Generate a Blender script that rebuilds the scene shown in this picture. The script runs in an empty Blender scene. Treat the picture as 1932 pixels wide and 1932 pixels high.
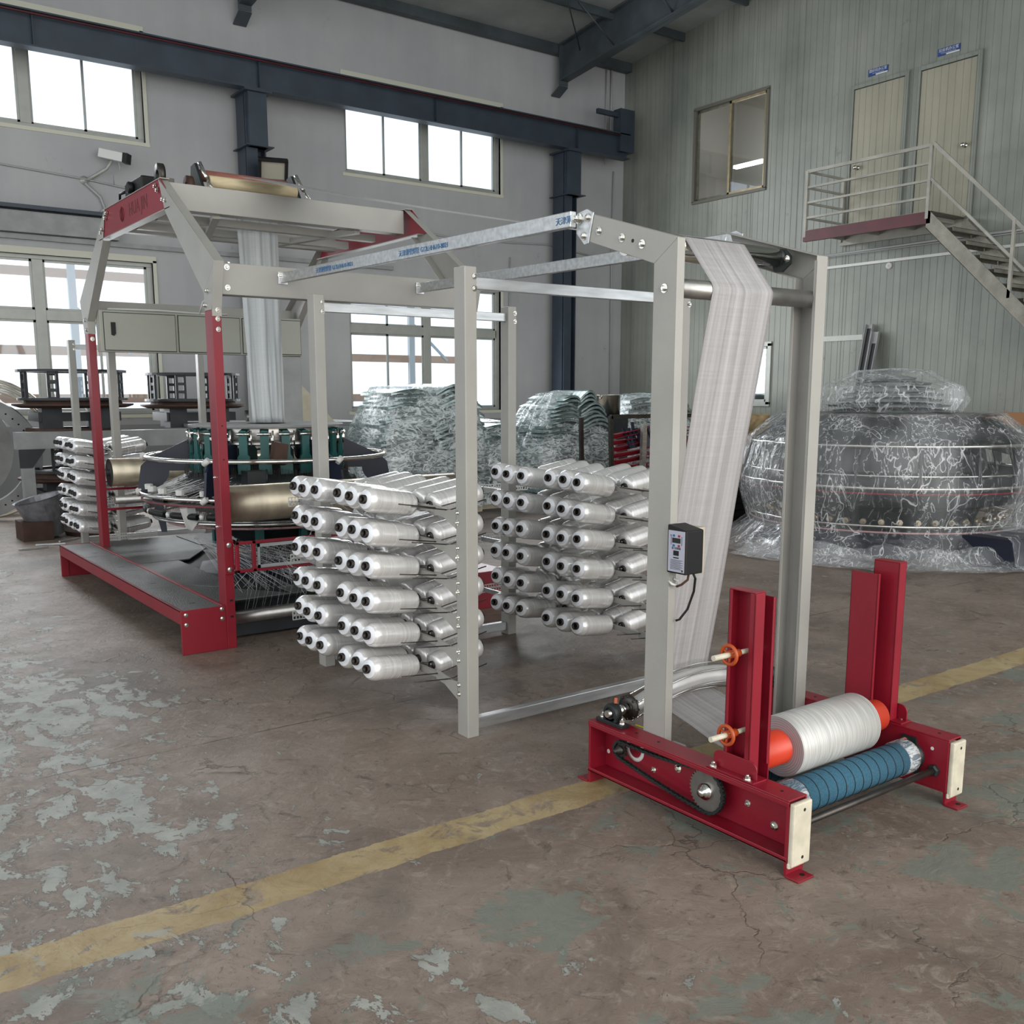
import bpy, bmesh, math, random
from mathutils import Vector, Matrix, noise
random.seed(7)
sc = bpy.context.scene
PI = math.pi
# ---------------- camera, sky, exposure ----------------
cam_d = bpy.data.cameras.new('camera'); cam = bpy.data.objects.new('camera', cam_d)
sc.collection.objects.link(cam); sc.camera = cam
cam_d.sensor_width = 36; cam_d.sensor_fit = 'HORIZONTAL'
cam_d.lens = 36*1848/1932; cam_d.shift_y = 89/1932; cam_d.clip_end = 200; cam_d.clip_start = .05
cam.location = (0, 0, 1.55)
cam.rotation_euler = (math.radians(90-9.6), math.radians(0.0), math.radians(-36.3))
w = bpy.data.worlds.new('world'); sc.world = w; w.use_nodes = True
bg = w.node_tree.nodes['Background']; bg.inputs[0].default_value = (.95, .98, 1, 1); bg.inputs[1].default_value = 1.75
sc.view_settings.view_transform = 'Standard'; sc.view_settings.look = 'None'
sc.view_settings.exposure = 0.08; sc.view_settings.gamma = 1; sc.view_settings.use_curve_mapping = False
cy = sc.cycles; cy.max_bounces = 6; cy.diffuse_bounces = 4; cy.glossy_bounces = 3; cy.transparent_max_bounces = 20
cy.transmission_bounces = 4; cy.use_denoising = True; cy.sample_clamp_indirect = 4; cy.caustics_reflective = False; cy.caustics_refractive = False
def area(name, loc, rot, sx, sy, power, col=(1, 1, 1)):
    d = bpy.data.lights.new(name, 'AREA'); d.shape = 'RECTANGLE'; d.size = sx; d.size_y = sy; d.energy = power; d.color = col
    o = bpy.data.objects.new(name, d); sc.collection.objects.link(o); o.location = loc; o.rotation_euler = [math.radians(a) for a in rot]
    return o
# daylight coming in through the window openings of the far wall
area('daylight_window', (3.0, 14.7, 2.35), (-78, 0, 0), 3.0, 2.1, 150, (.95, .98, 1))
area('daylight_window', (9.2, 14.7, 2.35), (-78, 0, 0), 3.0, 2.1, 150, (.95, .98, 1))
area('daylight_window', (3.0, 14.2, 5.4), (-70, 0, 0), 3.0, 1.0, 120, (.95, .98, 1))
area('daylight_window', (9.2, 14.2, 5.4), (-70, 0, 0), 3.0, 1.0, 120, (.95, .98, 1))

# added warm fill light behind the camera, no visible source
area('warm_fill_light', (2.0, -4.8, 2.6), (84, 0, 0), 7, 4.5, 330, (1, .91, .79))

# ---------------- materials ----------------
def nodes(m): return m.node_tree.nodes, m.node_tree.links
def P(name, col, rough=.5, metal=0, var=0, scale=8, bump=0, bscale=60, spec=.5, stretch=None, coat=0):
    m = bpy.data.materials.new(name); m.use_nodes = True; N, L = nodes(m); b = N['Principled BSDF']
    b.inputs['Base Color'].default_value = (*col, 1); b.inputs['Roughness'].default_value = rough
    b.inputs['Metallic'].default_value = metal; b.inputs['Specular IOR Level'].default_value = spec; b.inputs['Coat Weight'].default_value = coat
    tc = N.new('ShaderNodeTexCoord'); mp = N.new('ShaderNodeMapping'); L.new(tc.outputs['Object'], mp.inputs[0])
    if stretch: mp.inputs['Scale'].default_value = stretch
    if var:
        n = N.new('ShaderNodeTexNoise'); n.inputs['Scale'].default_value = scale; n.inputs['Detail'].default_value = 6; L.new(mp.outputs[0], n.inputs[0])
        r = N.new('ShaderNodeValToRGB'); r.color_ramp.elements[0].position = .3; r.color_ramp.elements[1].position = .7
        r.color_ramp.elements[0].color = (*[c*(1-var) for c in col], 1); r.color_ramp.elements[1].color = (*[min(1, c*(1+var)) for c in col], 1)
        L.new(n.outputs[0], r.inputs[0]); L.new(r.outputs[0], b.inputs['Base Color'])
    if bump:
        n = N.new('ShaderNodeTexNoise'); n.inputs['Scale'].default_value = bscale; n.inputs['Detail'].default_value = 3; L.new(mp.outputs[0], n.inputs[0])
        u = N.new('ShaderNodeBump'); u.inputs['Strength'].default_value = bump; u.inputs['Distance'].default_value = .01
        L.new(n.outputs[0], u.inputs['Height']); L.new(u.outputs[0], b.inputs['Normal'])
    return m
M = {}
M['gray'] = P('gray_paint', (.36, .355, .33), .42, 0, .05, 5, .12, 260)
M['red'] = P('red_paint', (.235, .008, .021), .36, 0, .10, 4, .06, 200)
M['crest'] = P('emboss_shade_red', (.10, .006, .013), .5)  # darker red paints the shading of the embossed letters and emblem
M['bowmetal'] = P('ribbed_silver_rubber', (.58, .58, .58), .3, .35, .1, 8)
M['gearsteel'] = P('machined_gear_steel', (.24, .235, .22), .38, .8, .15, 20)
M['galv'] = P('galvanized_steel', (.55, .57, .58), .36, .85, .18, 14, .05, 40, stretch=(.4, 3, 3))
M['steel'] = P('bare_steel', (.45, .44, .42), .32, .9, .12, 20)
M['chrome'] = P('chrome', (.75, .74, .70), .14, 1, .04, 6)
M['black'] = P('black_plastic', (.006, .006, .007), .5, spec=.35)
M['iron'] = P('cast_iron_paint', (.018, .024, .024), .45, .2, .2, 10)
M['darksteel'] = P('dark_steel', (.07, .065, .06), .4, .8, .2, 20)
M['orange'] = P('orange_bakelite', (.42, .07, .015), .35)
M['redcore'] = P('red_roll_core', (.72, .065, .03), .32, 0, .05, 6)
M['nylon'] = P('aged_white_nylon', (.60, .56, .45), .5, 0, .14, 18)
M['navy'] = P('navy_paint', (.007, .011, .028), .45, 0, .1, 6)
M['teal'] = P('teal_paint', (.008, .085, .08), .4, 0, .1, 6)
M['cab'] = P('cabinet_paint', (.36, .37, .32), .45, 0, .03, 4)
M['core'] = P('dark_bobbin_core', (.018, .014, .012), .5)
M['darkframe'] = P('dark_machine_paint', (.02, .023, .027), .5, 0, .3, 5)
M['rust'] = P('rusty_iron', (.06, .03, .02), .7, .2, .3, 8)
M['plate'] = P('checker_plate', (.12, .125, .125), .42, .3, .2, 6, .5, 120)
M['wood'] = P('wrapping_cream', (.5, .46, .36), .6, 0, .1, 9)
M['white'] = P('white_plastic', (.68, .68, .66), .45)
M['sign'] = P('blue_sign', (.02, .06, .22), .4)
M['signw'] = P('sign_white', (.62, .64, .62), .4)
M['brownpaper'] = P('brown_sack', (.42, .30, .16), .7, 0, .35, 10, .6, 20)
M['pinkwrap'] = P('pink_wrap', (.45, .25, .26), .35, 0, .3, 40, .5, 50)
M['copper'] = P('brown_rubber_roll', (.26, .10, .075), .5, 0, .15, 12)
M['cream'] = P('cream_rubber_roll', (.62, .52, .33), .5, 0, .12, 9, stretch=(1, 6, 6))
M['goldroll'] = P('worn_feed_roller', (.50, .44, .33), .34, .75, .2, 5, .06, 60, stretch=(3, 1, 1))
M['frame_dark'] = P('weathered_dark_frame', (.13, .125, .10), .5)
M['frame_al'] = P('window_aluminium', (.40, .41, .38), .4, .2, .08, 6)
M['frame_gold'] = P('bronze_window_frame', (.33, .27, .16), .4, .3, .2, 10)
M['crane'] = P('crane_beam_paint', (.035, .05, .07), .45, .1, .2, 3)
M['rafter'] = P('roof_steel_paint', (.06, .075, .085), .5, .1, .25, 3)
M['roof'] = P('roof_sheet', (.28, .30, .29), .6, 0, .15, 2)
M['stair'] = P('stair_paint', (.34, .33, .29), .5, 0, .2, 4)
M['tread'] = P('dusty_checker_plate', (.26, .25, .21), .5, .3, .25, 5, .8, 60)
M['redbeam'] = P('old_red_paint', (.085, .012, .018), .5, 0, .2, 3)
M['blueink'] = P('blue_ink', (.03, .17, .40), .5)
M['label'] = P('label_lilac', (.42, .43, .52), .45)
M['lcd'] = P('lcd', (.015, .02, .018), .2)
M['btnblue'] = P('button_blue', (.03, .12, .3), .4); M['btnred'] = P('button_red', (.3, .02, .05), .4)
M['yellow'] = P('yellow_label', (.75, .42, .02), .4)
M['wire'] = P('yellow_wire', (.6, .5, .02), .4)
M['lampglass'] = P('floodlight_reflector', (.62, .6, .5), .15, .5)
M['beige'] = P('beige_paint', (.47, .43, .33), .45)
M['pot'] = P('stainless_pot', (.5, .5, .46), .22, 1, .1, 6)
M['ringgray'] = P('primer_gray', (.30, .31, .31), .5, 0, .15, 5)
M['thread'] = P('white_thread', (.8, .8, .8), .4)
M['insul'] = P('insulated_cable', (.4, .4, .4), .5)
M['cloth_inside'] = P('office_interior', (.10, .095, .085), .6, 0, .3, 2)

def glass(name, col=(.9, .95, 1), alpha=.12):
    m = bpy.data.materials.new(name); m.use_nodes = True; N, L = nodes(m); N.remove(N['Principled BSDF'])
    t = N.new('ShaderNodeBsdfTransparent'); t.inputs[0].default_value = (*col, 1); g = N.new('ShaderNodeBsdfGlossy'); g.inputs[1].default_value = .03
    x = N.new('ShaderNodeMixShader'); x.inputs[0].default_value = alpha; L.new(t.outputs[0], x.inputs[1]); L.new(g.outputs[0], x.inputs[2])
    L.new(x.outputs[0], N['Material Output'].inputs[0]); return m
M['glass'] = glass('window_glass')
M['acrylic'] = glass('clear_acrylic', (.86, .9, .92), .16)

def film(name, milk=.15, tint=(.86, .89, .92), scale=3.0, stretch=(1, 1, .35), rough=.14, dist=.03, w=.016, fine=5, top=.85, amt=.55):
    """crinkled transparent stretch film: nearly clear, light caught by creases painted as milky lines"""
    m = bpy.data.materials.new(name); m.use_nodes = True; N, L = nodes(m); b = N['Principled BSDF']
    b.inputs['Base Color'].default_value = (*tint, 1); b.inputs['Roughness'].default_value = rough; b.inputs['Specular IOR Level'].default_value = .9
    tc = N.new('ShaderNodeTexCoord'); mp = N.new('ShaderNodeMapping'); mp.inputs['Scale'].default_value = stretch; L.new(tc.outputs['Object'], mp.inputs[0])
    def nz(sc_, d, dis):
        n = N.new('ShaderNodeTexNoise'); n.inputs['Scale'].default_value = sc_; n.inputs['Detail'].default_value = d; n.inputs['Distortion'].default_value = dis; n.inputs['Roughness'].default_value = .55; L.new(mp.outputs[0], n.inputs[0]); return n.outputs[0]
    def mt(op, x, y=None, v=0):
        k = N.new('ShaderNodeMath'); k.operation = op; L.new(x, k.inputs[0])
        if y is not None: L.new(y, k.inputs[1])
        else: k.inputs[1].default_value = v
        return k.outputs[0]
    def ridge(src, w_):
        d = mt('ABSOLUTE', mt('SUBTRACT', src, v=.5)); r = N.new('ShaderNodeMapRange'); r.interpolation_type = 'SMOOTHSTEP'; L.new(d, r.inputs[0]); r.inputs[1].default_value = 0; r.inputs[2].default_value = w_; r.inputs[3].default_value = 1; r.inputs[4].default_value = 0; return r.outputs[0]
    big = nz(scale, 3, .5); sm = nz(scale*fine, 4, 1.0); low = nz(scale*.5, 3, .3)
    mk = N.new('ShaderNodeMapRange'); L.new(low, mk.inputs[0]); mk.inputs[1].default_value = .38; mk.inputs[2].default_value = .66
    r1 = mt('MULTIPLY', ridge(big, w), v=.8); r2 = mt('MULTIPLY', ridge(sm, w*2.6), mt('ADD', mt('MULTIPLY', mk.outputs[0], v=.75), v=.3))  # crease opacity paints in the light that folds catch
    a_ = mt('MAXIMUM', r1, r2); a2 = mt('ADD', mt('MULTIPLY', a_, v=top), mt('MULTIPLY', mk.outputs[0], v=milk)); a3 = mt('ADD', a2, v=.05); k = N.new('ShaderNodeClamp'); L.new(a3, k.inputs[0]); k.inputs[2].default_value = .92
    u = N.new('ShaderNodeBump'); u.inputs['Strength'].default_value = amt; u.inputs['Distance'].default_value = dist; L.new(mt('ADD', big, mt('MULTIPLY', sm, v=.3)), u.inputs['Height']); L.new(u.outputs[0], b.inputs['Normal'])
    L.new(k.outputs[0], b.inputs['Alpha']); return m
M['film'] = film('stretch_film', .26, scale=2.6, stretch=(1, 1, .42), w=.009, fine=3.6, top=.62)
M['film_pile'] = film('stretch_film_pile', .42, (.74, .82, .84), 2.4, (1, 1, 2.2), .12, .035, .03, 3.2, .8, .8)
M['sheet'] = P('greenish_plate', (.25, .33, .33), .2, .35, .35, 14, .3, 16, spec=.8)
M['sheet2'] = P('grey_plate', (.30, .34, .34), .25, .3, .4, 10, .3, 20)

def yarn_mat():
    m = P('polypropylene_yarn', (.80, .80, .80), .25, .4); N, L = nodes(m); b = N['Principled BSDF']
    tc = N.new('ShaderNodeTexCoord'); mp = N.new('ShaderNodeMapping'); mp.inputs['Scale'].default_value = (75, 1.2, 1.2); oi = N.new('ShaderNodeObjectInfo'); ml = N.new('ShaderNodeMath'); ml.operation = 'MULTIPLY'; ml.inputs[1].default_value = 40; L.new(oi.outputs['Random'], ml.inputs[0]); L.new(ml.outputs[0], mp.inputs['Location']); L.new(tc.outputs['Object'], mp.inputs[0])
    wv = N.new('ShaderNodeTexNoise'); wv.inputs['Scale'].default_value = 1; wv.inputs['Detail'].default_value = 4; wv.inputs['Roughness'].default_value = .6; L.new(mp.outputs[0], wv.inputs[0])
    r = N.new('ShaderNodeMapRange'); r.inputs[3].default_value = .16; r.inputs[4].default_value = .34; L.new(wv.outputs[0], r.inputs[0]); L.new(r.outputs[0], b.inputs['Roughness'])
    u = N.new('ShaderNodeBump'); u.inputs['Strength'].default_value = .35; u.inputs['Distance'].default_value = .0012; L.new(wv.outputs[0], u.inputs['Height']); L.new(u.outputs[0], b.inputs['Normal'])
    c = N.new('ShaderNodeValToRGB'); c.color_ramp.elements[0].position = .3; c.color_ramp.elements[1].position = .7; c.color_ramp.elements[0].color = (.72, .72, .72, 1); c.color_ramp.elements[1].color = (.95, .94, .93, 1); L.new(wv.outputs[0], c.inputs[0]); L.new(c.outputs[0], b.inputs['Base Color'])  # random winding bands, their colour also paints the crossing highlights
    b.inputs['Anisotropic'].default_value = .6; return m
M['yarn'] = yarn_mat()
M['yarn_end'] = P('yarn_package_end', (.80, .82, .86), .3, .1, .05, 30)

def fabric_mat(nm='woven_fabric', c0=(.38, .37, .38), c1=(.66, .65, .66)):
    m = P(nm, (.60, .59, .59), .5, 0); N, L = nodes(m); b = N['Principled BSDF']
    uv = N.new('ShaderNodeTexCoord'); mp = N.new('ShaderNodeMapping'); mp.inputs['Scale'].default_value = (14, .5, 1); L.new(uv.outputs['UV'], mp.inputs[0])
    n = N.new('ShaderNodeTexNoise'); n.inputs['Scale'].default_value = 1.5; n.inputs['Detail'].default_value = 7; n.inputs['Roughness'].default_value = .6; L.new(mp.outputs[0], n.inputs[0])
    mp2 = N.new('ShaderNodeMapping'); mp2.inputs['Scale'].default_value = (1, 260, 1); L.new(uv.outputs['UV'], mp2.inputs[0])
    n2 = N.new('ShaderNodeTexNoise'); n2.inputs['Scale'].default_value = 1.2; n2.inputs['Detail'].default_value = 3; L.new(mp2.outputs[0], n2.inputs[0])
    mx = N.new('ShaderNodeMath'); mx.operation = 'MULTIPLY_ADD'; mx.inputs[1].default_value = .22; L.new(n2.outputs[0], mx.inputs[0]); L.new(n.outputs[0], mx.inputs[2])
    c = N.new('ShaderNodeValToRGB'); c.color_ramp.elements[0].position = .42; c.color_ramp.elements[1].position = .78
    c.color_ramp.elements[0].color = (*c0, 1); c.color_ramp.elements[1].color = (*c1, 1); L.new(mx.outputs[0], c.inputs[0]); L.new(c.outputs[0], b.inputs['Base Color'])
    u = N.new('ShaderNodeBump'); u.inputs['Strength'].default_value = .3; u.inputs['Distance'].default_value = .004; L.new(mx.outputs[0], u.inputs['Height']); L.new(u.outputs[0], b.inputs['Normal'])
    t = N.new('ShaderNodeBsdfTranslucent'); t.inputs[0].default_value = (.7, .69, .68, 1); x = N.new('ShaderNodeMixShader'); x.inputs[0].default_value = .35
    L.new(b.outputs[0], x.inputs[1]); L.new(t.outputs[0], x.inputs[2]); L.new(x.outputs[0], N['Material Output'].inputs[0]); return m
M['fabric'] = fabric_mat(); M['fabric_cool'] = fabric_mat('woven_tube_fabric', (.56, .62, .64), (.84, .88, .90))

def roll_mat():
    m = P('rolled_fabric', (.55, .55, .54), .38, .15); N, L = nodes(m); b = N['Principled BSDF']
    tc = N.new('ShaderNodeTexCoord'); out = None
    mp = N.new('ShaderNodeMapping'); mp.inputs['Scale'].default_value = (260, 8, 8); L.new(tc.outputs['Object'], mp.inputs[0])
    n = N.new('ShaderNodeTexNoise'); n.inputs['Scale'].default_value = 1; n.inputs['Detail'].default_value = 4; L.new(mp.outputs[0], n.inputs[0])
    c = N.new('ShaderNodeValToRGB'); c.color_ramp.elements[0].position = .3; c.color_ramp.elements[1].position = .75
    c.color_ramp.elements[0].color = (.38, .39, .38, 1); c.color_ramp.elements[1].color = (.72, .72, .70, 1); L.new(n.outputs[0], c.inputs[0]); L.new(c.outputs[0], b.inputs['Base Color'])
    return m
M['roll'] = roll_mat()
def spiral_mat():
    m = P('roll_end', (.4, .38, .4), .5); N, L = nodes(m); b = N['Principled BSDF']
    tc = N.new('ShaderNodeTexCoord'); wv = N.new('ShaderNodeTexWave'); wv.wave_type = 'RINGS'; wv.rings_direction = 'X'; wv.inputs['Scale'].default_value = 38; wv.inputs['Distortion'].default_value = 1.0
    mp = N.new('ShaderNodeMapping'); mp.inputs['Location'].default_value = (0, -.01, -.102); L.new(tc.outputs['Object'], mp.inputs[0]); L.new(mp.outputs[0], wv.inputs[0])
    c = N.new('ShaderNodeValToRGB'); c.color_ramp.elements[0].color = (.27, .24, .25, 1); c.color_ramp.elements[1].color = (.40, .37, .38, 1); L.new(wv.outputs[0], c.inputs[0]); L.new(c.outputs[0], b.inputs['Base Color']); return m
M['spiral'] = spiral_mat()
def foam_mat():
    m = P('blue_grip_sleeve', (.03, .12, .19), .75, 0, .25, 160, .5, 400); return m
M['foam'] = foam_mat()

def floor_mat():
    m = bpy.data.materials.new('worn_painted_concrete'); m.use_nodes = True; N, L = nodes(m); b = N['Principled BSDF']
    tc = N.new('ShaderNodeTexCoord')
    def nz(scale, detail=8, rough=.6, dist=0, off=(0, 0, 0), st=(1, 1, 1)):
        mp = N.new('ShaderNodeMapping'); mp.inputs['Location'].default_value = off; mp.inputs['Scale'].default_value = st; L.new(tc.outputs['Object'], mp.inputs[0])
        n = N.new('ShaderNodeTexNoise'); n.inputs['Scale'].default_value = scale; n.inputs['Detail'].default_value = detail; n.inputs['Roughness'].default_value = rough; n.inputs['Distortion'].default_value = dist
        L.new(mp.outputs[0], n.inputs[0]); return n.outputs[0]
    def ramp(src, p0, p1, c0=(0, 0, 0), c1=(1, 1, 1)):
        r = N.new('ShaderNodeValToRGB'); r.color_ramp.elements[0].position = p0; r.color_ramp.elements[1].position = p1
        r.color_ramp.elements[0].color = (*c0, 1); r.color_ramp.elements[1].color = (*c1, 1); L.new(src, r.inputs[0]); return r.outputs[0]
    def mix(f, a, c):
        x = N.new('ShaderNodeMixRGB'); (L.new(f, x.inputs[0]) if not isinstance(f, float) else setattr(x.inputs[0], 'default_value', f))
        for i, s in ((1, a), (2, c)):
            if isinstance(s, tuple): x.inputs[i].default_value = (*s, 1)
            else: L.new(s, x.inputs[i])
        return x.outputs[0]
    def math_(op, a, b_=None, v=0):
        x = N.new('ShaderNodeMath'); x.operation = op; L.new(a, x.inputs[0]) if not isinstance(a, float) else None
        if b_ is not None: L.new(b_, x.inputs[1])
        else: x.inputs[1].default_value = v
        return x.outputs[0]
    base = ramp(nz(1.3, 12, .74, .8), .32, .68, (.145, .108, .086), (.30, .24, .20))
    base = mix(ramp(nz(11, 8, .75, 1.4), .52, .66), base, (.31, .26, .22)); base = mix(ramp(nz(17, 8, .8, 2.0, (1, 5, 0)), .56, .66), base, (.10, .08, .065))
    # scuffs and dark grime
    base = mix(ramp(nz(4, 9, .72, 2.5, (3, 1, 0)), .575, .68), base, (.095, .076, .062))
    base = mix(ramp(nz(.7, 4, .6, .3, (9, 4, 0)), .56, .72), base, (.115, .10, .088))
    # flakes of greenish-grey paint, and paler ones towards the side aisle
    sx = N.new('ShaderNodeSeparateXYZ'); L.new(tc.outputs['Object'], sx.inputs[0]); X_, Y_ = sx.outputs[0], sx.outputs[1]
    grd = N.new('ShaderNodeMapRange'); L.new(X_, grd.inputs[0]); grd.inputs[1].default_value = 2.3; grd.inputs[2].default_value = .6; grd.inputs[3].default_value = -.10; grd.inputs[4].default_value = .0
    lowf = N.new('ShaderNodeMapRange'); L.new(nz(.9, 4, .6, .3, (12, 2, 0)), lowf.inputs[0]); lowf.inputs[1].default_value = .35; lowf.inputs[2].default_value = .65; lowf.inputs[3].default_value = -.05; lowf.inputs[4].default_value = .06
    gy = N.new('ShaderNodeMapRange'); L.new(Y_, gy.inputs[0]); gy.inputs[1].default_value = 2.9; gy.inputs[2].default_value = 4.2; gy.inputs[3].default_value = 0; gy.inputs[4].default_value = .07
    gx = N.new('ShaderNodeMapRange'); L.new(X_, gx.inputs[0]); gx.inputs[1].default_value = 1.75; gx.inputs[2].default_value = .9
    f1 = math_('ADD', math_('ADD', nz(8, 12, .72, .4, (5, 2, 0), (1.0, .62, 1)), grd.outputs[0]), math_('ADD', lowf.outputs[0], math_('MULTIPLY', gy.outputs[0], gx.outputs[0])))
    flk = ramp(f1, .565, .575)
    base = mix(flk, base, ramp(nz(6, 5), .35, .65, (.235, .25, .225), (.38, .39, .36)))
    edge = N.new('ShaderNodeMapRange'); L.new(f1, edge.inputs[0]); edge.inputs[1].default_value = .553; edge.inputs[2].default_value = .565
    rim = math_('SUBTRACT', edge.outputs[0], flk); base = mix(math_('MULTIPLY', rim, v=.75), base, (.055, .046, .04))
    g2y = N.new('ShaderNodeMapRange'); L.new(Y_, g2y.inputs[0]); g2y.inputs[1].default_value = 3.6; g2y.inputs[2].default_value = 2.2; g2y.inputs[3].default_value = -.1; g2y.inputs[4].default_value = .02
    f2 = math_('ADD', nz(2.2, 11, .74, .6, (1, 7, 0)), g2y.outputs[0])
    base = mix(math_('MULTIPLY', ramp(f2, .555, .575), v=.75), base, (.17, .20, .17))
    # cracks
    vo = N.new('ShaderNodeTexVoronoi'); vo.feature = 'DISTANCE_TO_EDGE'; vo.inputs['Scale'].default_value = 2.3
    wn = N.new('ShaderNodeTexNoise'); wn.inputs['Scale'].default_value = 3.0; wn.inputs['Detail'].default_value = 8; L.new(tc.outputs['Object'], wn.inputs[0])
    va = N.new('ShaderNodeMixRGB'); va.inputs[0].default_value = .35; L.new(tc.outputs['Object'], va.inputs[1]); L.new(wn.outputs[1], va.inputs[2]); L.new(va.outputs[0], vo.inputs[0])
    cr = ramp(vo.outputs[0], .002, .008, (1, 1, 1), (0, 0, 0))
    cr = math_('MULTIPLY', cr, ramp(nz(1.7, 3, .5, 0, (2, 8, 0)), .50, .60)); base = mix(math_('MULTIPLY', cr, v=.5), base, (.05, .042, .036))
    jm = N.new('ShaderNodeMath'); jm.operation = 'COMPARE'; L.new(math_('ADD', Y_, math_('MULTIPLY', nz(5, 5, .6, 0, (3, 3, 0)), v=.03)), jm.inputs[0]); jm.inputs[1].default_value = 4.22; jm.inputs[2].default_value = .004; base = mix(math_('MULTIPLY', jm.outputs[0], ramp(nz(3, 4, .6, 0, (6, 0, 0)), .42, .55)), base, (.04, .034, .03))
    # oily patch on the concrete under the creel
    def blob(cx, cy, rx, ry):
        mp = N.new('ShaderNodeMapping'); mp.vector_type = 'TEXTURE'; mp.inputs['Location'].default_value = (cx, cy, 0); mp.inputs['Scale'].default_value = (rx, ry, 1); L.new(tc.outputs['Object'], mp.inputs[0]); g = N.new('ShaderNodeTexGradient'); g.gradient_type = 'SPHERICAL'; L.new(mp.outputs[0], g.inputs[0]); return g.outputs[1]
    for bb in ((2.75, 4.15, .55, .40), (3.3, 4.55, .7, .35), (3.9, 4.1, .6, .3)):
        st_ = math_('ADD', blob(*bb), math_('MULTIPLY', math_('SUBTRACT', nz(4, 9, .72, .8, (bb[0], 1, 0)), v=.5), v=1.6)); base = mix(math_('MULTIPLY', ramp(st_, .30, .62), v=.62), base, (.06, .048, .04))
    # yellow lane line
    wob = math_('MULTIPLY', math_('SUBTRACT', nz(5, 9, .75, 0, (0, 3, 0)), v=.5), v=.075)
    yy = math_('ADD', Y_, wob)
    a = ramp(yy, 0, 1); mr = N.new('ShaderNodeMath'); mr.operation = 'COMPARE'; L.new(yy, mr.inputs[0]); mr.inputs[1].default_value = 2.775; mr.inputs[2].default_value = .092
    wear = ramp(nz(7, 8, .7, .6, (4, 0, 0)), .55, .62, (1, 1, 1), (.15, .15, .15))
    line = math_('MULTIPLY', mr.outputs[0], wear)
    base = mix(line, base, ramp(nz(3.0, 8, .7, .4, (7, 7, 0)), .35, .66, (.29, .20, .085), (.46, .37, .21)))
    L.new(base, b.inputs['Base Color'])
    r = N.new('ShaderNodeMapRange'); L.new(nz(3, 6), r.inputs[0]); r.inputs[3].default_value = .34; r.inputs[4].default_value = .66; L.new(r.outputs[0], b.inputs['Roughness'])
    u = N.new('ShaderNodeBump'); u.inputs['Strength'].default_value = .55; u.inputs['Distance'].default_value = .012
    hh = math_('ADD', math_('MULTIPLY', flk, v=.5), math_('SUBTRACT', nz(9, 10, .7, 1.2), cr)); L.new(hh, u.inputs['Height']); L.new(u.outputs[0], b.inputs['Normal'])
    return m
M['floor'] = floor_mat()

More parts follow.
